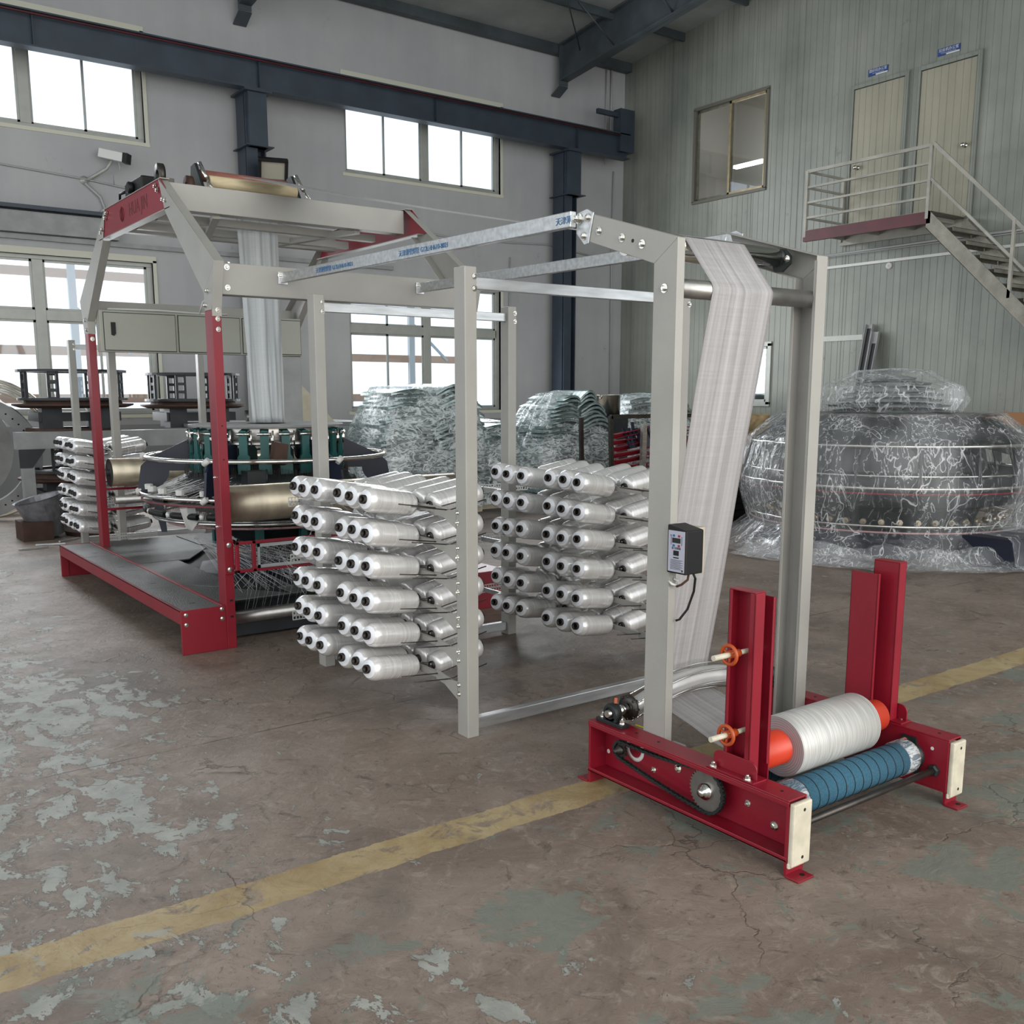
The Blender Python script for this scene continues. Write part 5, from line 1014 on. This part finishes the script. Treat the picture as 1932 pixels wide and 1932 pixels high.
# feed rollers front and back, red thread guides
for y, zr in ((5.93, .87), (8.56, .90)):
    mb = MB(); mb.cyl((2.13, y, zr), (3.83, y, zr), .115, 40); o = obj('feed_roller', mb, 'goldroll', lm, label='worn brassy metal feed roller'); m2 = MB(); m2.lathe((2.128, y, zr), (-1, 0, 0), [(0, .114), (.001, .10), (.0, .03), (.02, .03), (.02, 0)], 32); obj('end_cap', m2, 'black', o)
mb = MB(); mb.cyl((2.13, 8.45, .68), (3.83, 8.45, .68), .035, 20); obj('guide_tube', mb, 'steel', lm)
mb = MB(); mb.cyl((2.11, 5.90, .155), (3.85, 5.90, .155), .043, 24); obj('guide_tube', mb, 'steel', lm, label='steel tube near the floor')
def guide(yb, z0, z1, nm):
    mb = MB(); mb.box(LX0+.055, LX1-.055, yb, yb+.025, z1-.018, z1); mb.box(LX0+.055, LX1-.055, yb, yb+.025, z0, z0+.018)
    for x in (LX0+.055, LX0+.16, LX1-.08): mb.box(x, x+.022, yb, yb+.025, z0, z1)
    mb.box(LX0+.0, LX0+.06, LY0-.012 if yb < 7 else yb-.01, LY0-.004 if yb < 7 else yb, z0-.01, z1+.01); o = obj('thread_guide', mb, 'red', lm, bevel=.002)
    m2 = MB(); m2.box(LX0+.19, LX1-.09, yb-.006, yb, z1-.04, z1-.02); m2.box(LX0+.19, LX1-.09, yb-.006, yb, z0+.02, z0+.04); m2.box(LX0+.19, LX0+.205, yb-.006, yb, z0+.02, z1-.02); f = obj('comb_frame', m2, 'galv', o)
    m3 = MB()
    for k in range(150): x = LX0+.21+k*(LX1-LX0-.31)/150; m3.box(x, x+.0016, yb-.003, yb, z0+.04, z1-.04)
    m3 = obj('comb_teeth', m3, 'darksteel', o); m3['kind'] = 'stuff'
    if yb < 7:
        for z in (z0+.02, z1-.02): bolt(o, (LX0+.03, LY0-.012, z), (0, -1, 0), .011)
guide(5.69, .475, .665, 'front')
mb = MB(); mb.box(2.11, 3.85, 8.60, 8.62, .75, .77); mb.box(2.11, 3.85, 8.60, 8.62, .58, .60); obj('thread_guide', mb, 'red', lm)
# threads from the creels through combs to rollers
mb = MB()
for k in range(110):
    x = 2.2+k*.0145+random.uniform(-.004, .004); mb.cyl((x, 5.72, .48), (x+random.uniform(-.03, .03), 5.90, .18), .0005, 3, cap=False) if k % 2 else None
for k in range(60):
    s = random.random(); mb.cyl((2.45+random.uniform(0, .25), 5.37, (.925, .59, .245)[k % 3]+random.uniform(-.02, .02)), (2.3+random.uniform(0, 1.3), 5.70, random.uniform(.5, .62)), .0007, 3, cap=False)
for k in range(90):
    a = PI*(.8+.7*random.random()); mb.cyl((2.25+.012*k, 6.05+random.uniform(0, .3), .27), (CX_+.55*math.cos(a)-.1, CY_+.45*math.sin(a)-.2, .50), .0007, 3, cap=False)
o = obj('yarn_threads', mb, 'thread'); tag(o, 'fan of fine white yarn threads running from creel to loom rollers', 'yarn threads', kind='stuff')

# ---------------- wrapped circular machine at right ----------------
wm = thing('wrapped_loom_head', 'dark circular loom head wrapped in clear film at right, by the ribbed wall', 'machine', (9.25, 5.95, 0))
WC = Vector((9.28, 6.0, 0))
def lz(prof, name, mat, seg=72, lab=None, smooth=False):
    mb = MB(); mb.lathe(WC, (0, 0, 1), prof, seg, smooth); return obj(name, mb, mat, wm, label=lab)
lz([(.0, 1.0), (.16, 1.0), (.2, .95), (.2, .2)], 'base_plinth', 'navy', 48)
lz([(.2, .85), (.42, .95), (.5, 1.22)], 'lower_bowl', 'darkframe')
lz([(.5, 1.30), (.56, 1.34), (.78, 1.42), (.80, 1.30)], 'reed_wall', 'darkframe')
lz([(1.33, .15), (1.33, 1.08), (1.35, 1.08), (1.35, .15)], 'top_disc', 'darksteel')
lz([(.8, .98), (1.2, .9), (1.33, .92)], 'inner_drum', 'iron')
for R_, z_, r_, m_ in ((1.47, .69, .016, 'chrome'), (1.40, 1.07, .016, 'chrome'), (1.46, .64, .008, 'red'), (1.38, .33, .014, 'chrome'), (1.36, .27, .009, 'pinkwrap'), (1.42, .80, .010, 'chrome')):
    obj('ring_tube', MB().ring(WC+Vector((0, 0, z_)), R_, r_, 96, 8), m_, wm)
for k in range(16):
    a = 2*PI*k/16; u = Vector((math.cos(a), math.sin(a), 0)); v = Vector((-u.y, u.x, 0)); pt = lambda r, z: WC+u*r+Vector((0, 0, z))
    mb = MB(); mb.prism([pt(.95, 1.3), pt(1.05, 1.3), pt(1.40, 1.06), pt(1.46, .72), pt(1.40, .68), pt(1.3, .98), pt(.95, 1.05)], v*.015); mb.cyl(pt(1.43, .80), pt(1.38, .30), .008, 6); obj('support_arm', mb, 'iron', wm)
for k in range(44):
    a = 2*PI*k/44; u = Vector((math.cos(a), math.sin(a), 0)); c = WC+u*1.10+Vector((0, 0, .34)); mb = MB(); mb.cyl(c, c+u*.06, .03, 8); mb.cyl(c+u*.06, c+u*.09, .014, 6); obj('cam_roller', mb, 'goldroll', wm)
mb = MB(); mb.box(8.3, 10.3, 5.1, 6.9, 0, .12); obj('machine_bed', mb, 'navy', wm)
# stacked plates wrapped on top
for k in range(7):
    z = 1.36+k*.055; mb = MB(); a0 = .3+random.uniform(-.1, .1)
    R_ = .62-.05*k+random.uniform(-.04, .04); mb.lathe(WC+Vector((random.uniform(-.05, .05), random.uniform(-.05, .05), z)), (0, 0, 1), [(0, .05), (0, R_), (.02, R_*1.04), (.045, R_*.6)], 20, False); obj('stacked_segment', mb, 'sheet2', wm)
def crumple(prof, amp, seg, name, mat, parent, c, seed=0, lab=None, sq=0, sub=5, vf=5):
    pr_ = []
    for i in range(len(prof)-1):
        for s in range(sub): t = s/sub; pr_.append((prof[i][0]*(1-t)+prof[i+1][0]*t, prof[i][1]*(1-t)+prof[i+1][1]*t))
    pr_.append(prof[-1]); rows = []
    for z, r in pr_:
        row = []
        for k in range(seg+1):
            a = 2*PI*(k % seg)/seg; u = Vector((math.cos(a), math.sin(a), 0)); q = 1/max(abs(u.x), abs(u.y)); rr = r*(1+sq*(q-1))
            nn = noise.fractal(Vector((u.x*vf+seed, u.y*vf, z*1.6)), 1, 2, 5)+.5*noise.noise(Vector((u.x*14, u.y*14+seed, z*2)))
            row.append(c+u*(rr+amp*nn)+Vector((0, 0, z+amp*.35*noise.noise(Vector((u.x*6, u.y*6, z*5+seed))))))
        rows.append(row)
    mb = MB(); mb.grid(rows); mb.uv = None; return obj(name, mb, mat, parent, label=lab, fixn=False)
crumple([(.012, 1.85), (.03, 1.68), (.25, 1.40), (.66, 1.52), (.74, 1.51), (1.1, 1.42), (1.36, 1.10), (1.37, .70)], .035, 260, 'wrapping_film', 'film', wm, WC, 3, 'clear crinkled plastic film')
crumple([(1.37, .68), (1.48, .74), (1.62, .70), (1.78, .36), (1.80, .02)], .05, 160, 'wrapping_film', 'film', wm, WC, 8, 'crinkled film round the stacked plates')
# film trailing on the floor in front
rows = []
for i in range(14):
    row = []
    for j in range(60):
        a = math.radians(170+j*2.6); r = 1.66+.36*i/13; h = .24*(1-i/13)**1.5*(.6+.5*noise.noise(Vector((j*.2, i*.3, 2))))+.015+.03*abs(noise.noise(Vector((j*.5, i*.6, 0)))); row.append(WC+Vector((math.cos(a)*r, math.sin(a)*r, h)))
    rows.append(row)
mb = MB(); mb.grid(rows); mb.uv = None; obj('film_skirt', mb, 'film', wm, fixn=False, label='loose film spread on the floor')
bb = MB(); bb.box(8.62, 10.1, 4.28, 4.75, 0, .27); bb = obj('base_block', bb, 'navy', wm)
rows = []
for (dx, dz) in ((-.22, .01), (-.07, .06), (-.03, .25), (.02, .30), (.35, .31), (.55, .36)):
    rows.append([Vector((8.55+1.8*j/60, 4.26+dx*.9+.015*noise.noise(Vector((j*.6, dz*9, 1))), dz+.02*noise.noise(Vector((j*.5, dz*7, 5))))) for j in range(61)])
mb = MB(); mb.grid(rows); mb.uv = None; obj('wrapping_film', mb, 'film', wm, fixn=False)

# ---------------- film-wrapped stacks of curved plates ----------------
def plate_stack(cx, cy, wdt, dep, h, label, seed, lean=0, topz=None, faces=2, mat='sheet', nlay=26, base=0, dome=.3, ds=.6):
    random.seed(seed); t = thing('wrapped_plate_stack', label, 'plate stack', (cx, cy, base), 'film-wrapped stacks of curved plates')
    if base == 0: obj('pallet', MB().box(cx-wdt/2, cx+wdt/2, cy-dep/2, cy+dep/2, 0, .1), 'wood', t)
    n = nlay
    for k in range(n):
        z = base+.12+(h-.12)*k/n; shrink = 1-dome*(max(0, (k/n-ds))/(1-ds))**1.5; mb = MB()
        for s in range(faces):
            x0 = cx-wdt/2*shrink+(wdt*shrink)*s/faces; x1 = x0+wdt*shrink/faces*1.02; dx = random.uniform(-.05, .05)+lean*k/n; dy = random.uniform(-.06, .03); sg = .07+.05*(k/n) if s else .05; th = (h/n)*.55
            rows = []
            for yy in (cy-dep/2+dy-.04*(k % 2), cy+dep/2):
                for zz in (0, th):
                    pass
            N_ = 12; top = []; bot = []
            for i in range(N_+1):
                q = i/N_; arch = sg*math.sin(PI*q); xx = x0+(x1-x0)*q+dx
                top.append((xx, arch))
            poly = [(a, cy-dep/2+dy-.02*(k % 3)-.05*math.sin(PI*i/N_), z+b+th) for i, (a, b) in enumerate(top)]+[(a, cy-dep/2+dy-.02*(k % 3)-.05*math.sin(PI*(N_-i)/N_), z+b) for i, (a, b) in enumerate(reversed(top))]
            mb.prism(poly, (0, dep, 0))
        obj('curved_plate', mb, mat, t)
    ff = 1.0
    prof = [(base+.08, wdt*.53), (base+h*.3, wdt*.55), (base+h*(ds+.05), wdt*.55), (base+h*.9, wdt*.55*(1-dome*.62)), (base+h+.05, wdt*.55*(1-dome*1.05)), (base+h+.09, .02)]
    c = Vector((cx+lean*.4, cy, 0)); o = crumple(prof, .035, 90, 'wrapping_film', 'film_pile', t, Vector((0, 0, 0)), seed, sq=.6)
    me = o.data
    for v in me.vertices: p = v.co+wpos(o); p = Vector((p.x, p.y*dep/wdt*1.38, p.z))+c; v.co = p-wpos(o)
    return t
plate_stack(6.62, 11.1, 1.5, .8, 1.58, 'tallest film-wrapped stack of greenish curved plates, under the right window', 1)
plate_stack(7.75, 11.3, .75, .8, 1.12, 'lower film-wrapped plate stack just right of the tallest one', 2, faces=1, nlay=18)
plate_stack(8.80, 10.9, 1.38, .8, 1.50, 'domed film-wrapped plate stack left of the red parts rack', 3, lean=.05, dome=.62, ds=.45)
plate_stack(11.95, 12.5, 1.6, .8, 1.47, 'pale film-wrapped plate stack beyond the red parts rack', 4, mat='sheet2', nlay=16)
# pot, rack with red parts, sacks, misc behind
pt_ = MB(); pt_.lathe((10.75, 12.0, 1.18), (0, 0, 1), [(0, 0), (0, .19), (.34, .19), (.345, .20), (.34, .185), (.02, .18)], 32); pt_.cyl((10.52, 11.95, 1.48), (10.58, 11.97, 1.48), .015, 8); tag(obj('steel_pot', pt_, 'pot'), 'stainless steel pot standing between the wrapped stacks', 'pot')
tag(obj('pot_stand', MB().box(10.5, 11.0, 11.8, 12.3, 0, 1.18), 'darkframe'), 'dark box under the stainless steel pot', 'box')
rk = thing('parts_rack', 'dark steel rack holding red channel parts behind the creel', 'rack', (8.9, 9.3, 0))
mb = MB()
for x in (8.10, 9.58): mb.bar((x+.06, 9.0, 0), (x+(.0 if x < 9 else .12), 9.0, 1.28), .04, .05)
mb.bar((8.10, 9.0, 1.27), (9.70, 9.0, 1.27), .04, .05); mb.bar((8.18, 9.6, 0), (8.14, 9.6, 1.25), .04, .05); mb.bar((8.12, 9.0, .5), (9.63, 9.0, .5), .04, .04); obj('rack_frame', mb, 'darksteel', rk)
obj('rack_upright', MB().box(8.60, 8.67, 8.95, 9.0, .1, 1.18), 'galv', rk)
for k in range(12):
    z = .60+.042*(k//2)*1.9; x0 = 8.16+.70*(k % 2); mb = MB(); d = random.uniform(-.05, .05); mb.chan((x0+d, 9.05, z+.03), (x0+.68+d, 9.15, z+.07+random.uniform(-.02, .04)), .08, .05, .006, (0, 0, 1), 1)
    o = obj('channel_part', mb, 'red'); tag(o, f'red steel channel part on the dark rack, {["left", "right"][k % 2]} column, {LOW[k//2]} from below', 'channel part', 'red channel parts on the rack')
for k in range(5):
    z = .12+.085*k; mb = MB(); mb.chan((8.18, 9.02, z), (8.83, 9.1, z+.05), .3, .03, .005, (0, 0, 1), 1); tag(obj('channel_part', mb, 'darkframe'), f'dark steel channel stacked below the red parts, {LOW[k]} from the floor', 'channel part', 'dark channels below the red parts')
for k in range(9):
    mb = MB(); x = 8.43+.07*k; mb.bar((x, 8.98+.03*(k % 3), .88), (x+random.uniform(-.08, .08), 9.1, 1.17+random.uniform(-.06, .03)), .05, .02); tag(obj('bracket_part', mb, 'navy'), f'navy blue bracket leaning on the red parts, {LOW[k]} from the left', 'bracket', 'navy brackets on the rack')
mb = MB(); mb.box(8.98, 9.53, 8.95, 9.3, .85, .98); tag(obj('channel_part', mb, 'red'), 'red box section on the right end of the rack', 'channel part')
mb = MB(); mb.lathe((9.0, 8.6, .62), (1, .1, 0), [(0, .02), (.02, .085), (.45, .09), (.47, .02)], 20); tag(obj('wrapped_roll', mb, 'pinkwrap'), 'pink film-wrapped roll lying before the red parts rack', 'roll')
tag(obj('roll_stand', MB().box(8.75, 9.6, 8.45, 8.8, 0, .54), 'darkframe'), 'dark stand under the pink wrapped roll', 'stand')
mb = MB(); mb.box(9.02, 9.75, 7.9, 8.4, .6, 1.30); bg_ = obj('sack', mb, 'brownpaper', bevel=.05); tag(bg_, 'brown paper sack on the dark pile beside the wrapped machine', 'sack')
sd = bg_.modifiers.new('s', 'SUBSURF'); sd.levels = 3; sd.render_levels = 3; sd.subdivision_type = 'SIMPLE'
tx = bpy.data.textures.new('crush', 'CLOUDS'); tx.noise_scale = .12; dm = bg_.modifiers.new('d', 'DISPLACE'); dm.texture = tx; dm.strength = .09
for k in range(7): mb = MB(); mb.box(8.92, 9.85, 7.85, 8.45, .0+.083*k, .075+.083*k); tag(obj('black_tray', mb, 'black'), f'black flat tray under the brown sack, {LOW[k]} from the floor', 'tray', 'black trays under the brown sack')
for (x, y, z, r) in ((8.47, 7.6, .40, .075), (8.45, 7.72, .12, .11)):
    mb = MB(); mb.ring((x, y, z), r, .022, 24, 8, (.8, .6, 0)); tag(obj('caster_wheel' if z < .2 else 'pipe_ring', mb, 'white'), 'pale round caster wheel on the floor by the fabric' if z < .2 else 'pale pipe ring above the caster wheel', 'wheel' if z < .2 else 'ring')
tag(obj('timber_post', MB().box(8.15, 8.27, 7.45, 7.6, 0, .40), 'wood'), 'short pale timber post behind the hanging fabric', 'timber')
tag(obj('orange_board', MB().box(13.2, 13.3, 4.6, 7.4, 1.12, 1.3), P('orange_board', (.35, .17, .07), .6)), 'brown board behind the wrapped machine against the wall', 'board')

# ---------------- left background: racks, rings, bins ----------------
def drum_frame(cx, cy, z0, label, tiers, R=.62):
    t = thing('loom_base_frame', label, 'machine frame', (cx, cy, z0), 'stacked loom base frames')
    z = z0
    for kind, h in tiers:
        if kind == 'cage':
            for zz in (z, z+h-.03): obj('ring_flange', MB().lathe((cx, cy, zz), (0, 0, 1), [(0, R*.8), (0, R), (.03, R), (.03, R*.8), (0, R*.8)], 40, False), 'darkframe', t)
            for k in range(8):
                a = 2*PI*k/8+.2; u = Vector((math.cos(a), math.sin(a), 0)); v = Vector((-u.y, u.x, 0)); c = Vector((cx, cy, 0))+u*R*.92; mb = MB()
                for s in (-.05, .05): mb.bar(c+v*s+Vector((0, 0, z)), c+v*s+Vector((0, 0, z+h-.02)), .025, .03)
                for q in (0, .33, .66, 1): mb.bar(c-v*.06+Vector((0, 0, z+.02+q*(h-.06))), c+v*.06+Vector((0, 0, z+.02+q*(h-.06))), .025, .035)
                obj('cage_post', mb, 'darkframe', t)
        elif kind == 'tray':
            obj('tray_ring', MB().lathe((cx, cy, z), (0, 0, 1), [(0, R*.5), (0, R*.95), (.03, R*1.1), (.05, R*1.1), (.05, R*.9), (h, R*.88), (h, R*.5)], 40, False), 'rust', t)
        else:
            for k in range(4):
                a = 2*PI*k/4+.6; u = Vector((math.cos(a), math.sin(a), 0)); mb = MB(); c = Vector((cx, cy, 0))+u*R*.62; mb.box(c.x-.11, c.x+.11, c.y-.11, c.y+.11, z, z+h); obj('base_leg', mb, 'darkframe', t)
            obj('base_block', MB().box(cx-R*.75, cx+R*.75, cy-R*.5, cy+R*.5, z+h*.35, z+h*.8), 'darkframe', t)
        z += h
    return t
drum_frame(2.83, 12.9, 0, 'lower dark loom frame with rusty tray on the floor by the left window', [('legs', .50), ('tray', .12), ('cage', .42), ('tray', .10)], .60)
drum_frame(2.85, 12.9, 1.14, 'upper dark loom frame silhouetted against the left window', [('legs', .24), ('tray', .09), ('cage', .36)], .62)
drum_frame(4.35, 13.0, 1.12, 'dark loom frame behind the loom posts, right of the silhouetted one', [('legs', .24), ('tray', .09), ('cage', .36)], .60)
t = thing('steel_work_table', 'long grey steel beam frame behind the far creel', 'steel frame', (4.0, 12.2, 0))
obj('beam', MB().box(2.05, 6.4, 12.15, 12.3, .93, 1.12), 'ringgray', t); obj('table_top', MB().box(4.1, 6.6, 12.2, 13.6, 1.13, 1.17), 'ringgray', t)
for x in (2.1, 4.2, 6.3): obj('leg', MB().box(x, x+.12, 12.15, 12.3, 0, .93), 'ringgray', t)
obj('bracket', MB().prism([(2.07, 12.14, .93), (2.35, 12.14, .93), (2.2, 12.14, .72), (2.07, 12.14, .72)], (0, .02, 0)), 'darkframe', t)
# big flange ring leaning and bundle of hoops
def ring_flat(c, R1, R2, th, ax, name, mat, label, cat, holes=0):
    mb = MB(); ax = Vector(ax).normalized(); mb.lathe(Vector(c), ax, [(0, R1), (0, R2), (th, R2), (th, R1), (0, R1)], 80, False); o = obj(name, mb, mat); tag(o, label, cat)
    u = ax.orthogonal().normalized(); v = ax.cross(u); h = MB()
    for k in range(holes): a = 2*PI*k/holes; p = Vector(c)+(u*math.cos(a)+v*math.sin(a))*(R1*.55+R2*.45)-ax*.001; h.cyl(p, p+ax*(th+.002), .012, 6)
    if holes: obj('bolt_circle', h, 'black', o)
    return o
ring_flat((1.72, 13.3, .78), .62, .80, .05, (.16, .93, .28), 'flange_ring', 'ringgray', 'large grey flange ring with bolt holes leaning at the far left', 'ring', 48)
ring_flat((1.6, 14.35, .82), .02, .78, .03, (.05, .96, .25), 'steel_disc', 'ringgray', 'grey steel disc leaning behind the flange ring at far left', 'disc')
for k in range(6):
    mb = MB(); mb.ring((1.95, 13.72+.035*k, .80+.012*k), .80+.022*k, .014, 72, 8, (.1, .95, .1+.02*k)); tag(obj('steel_hoop', mb, 'chrome' if k % 2 else 'wood'), f'thin steel hoop behind the flange ring, {LOW[k]} from the inside of the bundle', 'hoop', 'hoops leaning behind the flange ring')
# bin and scrap on the floor
bn = thing('scrap_bin', 'tilted dented metal bin with film on the floor at left', 'bin', (2.25, 11.6, 0))
mb = MB(); mb.lathe((2.22, 11.55, .02), (-.25, .0, 1), [(0, 0), (0, .14), (.42, .25), (.43, .26), (.42, .24), (.05, .13)], 24, False); obj('bin_body', mb, P('bin_metal', (.20, .20, .22), .4, .4, .3, 12, .5, 20), bn)
tag(obj('scrap_box', MB().box(1.90, 2.2, 11.3, 11.7, 0, .2), 'rust'), 'small dark rusty box left of the tilted bin', 'box')
mb = MB(); mb.lathe((2.75, 11.6, 0), (0, 0, 1), [(0, 0), (0, .36), (.05, .38), (.06, .36), (.06, .15), (.36, .12), (.36, 0)], 32, False); tag(obj('rusty_pedestal', mb, 'rust'), 'rusty round pedestal standing right of the tilted bin', 'pedestal')
for (x, y, a, lab_) in ((1.75, 10.7, .1, 'nearest'), (1.95, 10.95, -.3, 'middle'), (2.2, 11.05, .6, 'farthest')):
    mb = MB(); mb.bar((x, y, .012), (x+.28*math.cos(a), y+.28*math.sin(a), .014), .02, .015); tag(obj('metal_offcut', mb, 'galv'), f'{lab_} bright metal offcut on the floor below the bin', 'offcut')
mb = MB(); mb.cyl((4.9, 12.6, 1.24), (5.9, 12.4, 1.38), .09, 20); tag(obj('steel_tube', mb, 'steel'), 'short steel tube lying on the steel table behind the loom', 'tube')
mb = MB(); mb.prism([(5.15, 11.8, 1.17), (5.85, 11.8, 1.12), (5.55, 11.8, 1.45), (5.3, 11.8, 1.70), (5.1, 11.8, 1.72)], (0, .6, 0)); tag(obj('cream_panel_bundle', mb, 'wood'), 'cream ribbed panel bundle leaning behind the loom beside its far red post', 'panel bundle')
# shelving outside, seen washed out through the windows
for i, (x0, lab_) in enumerate(((1.6, 'left'), (7.8, 'right'))):
    t = thing('storage_rack', f'pale perforated storage rack outside the {lab_} windows', 'storage rack', (x0+1.5, 17.2, 0), None)
    for x in (x0+.7, x0+2.2): obj('rack_post', MB().box(x, x+.12, 17.0, 17.08, 0, 4.2), P('rack_white', (.75, .8, .8), .5), t)
    for z in (1.4, 2.15, 3.35): obj('rack_beam', MB().box(x0-.3, x0+3.6, 17.05, 17.1, z, z+.14), P('rack_orange', (.75, .5, .35), .5), t)
    obj('diagonal_brace', MB().bar((x0+2.3, 17.05, 2.9), (x0+3.1, 17.05, 2.2), .03, .05), P('rack_blue', (.6, .7, .75), .5), t)
struct('floor_outside', MB().box(-9, XW, 19, 26, -.2, -.05), P('yard', (.5, .5, .48), .8), local=True)
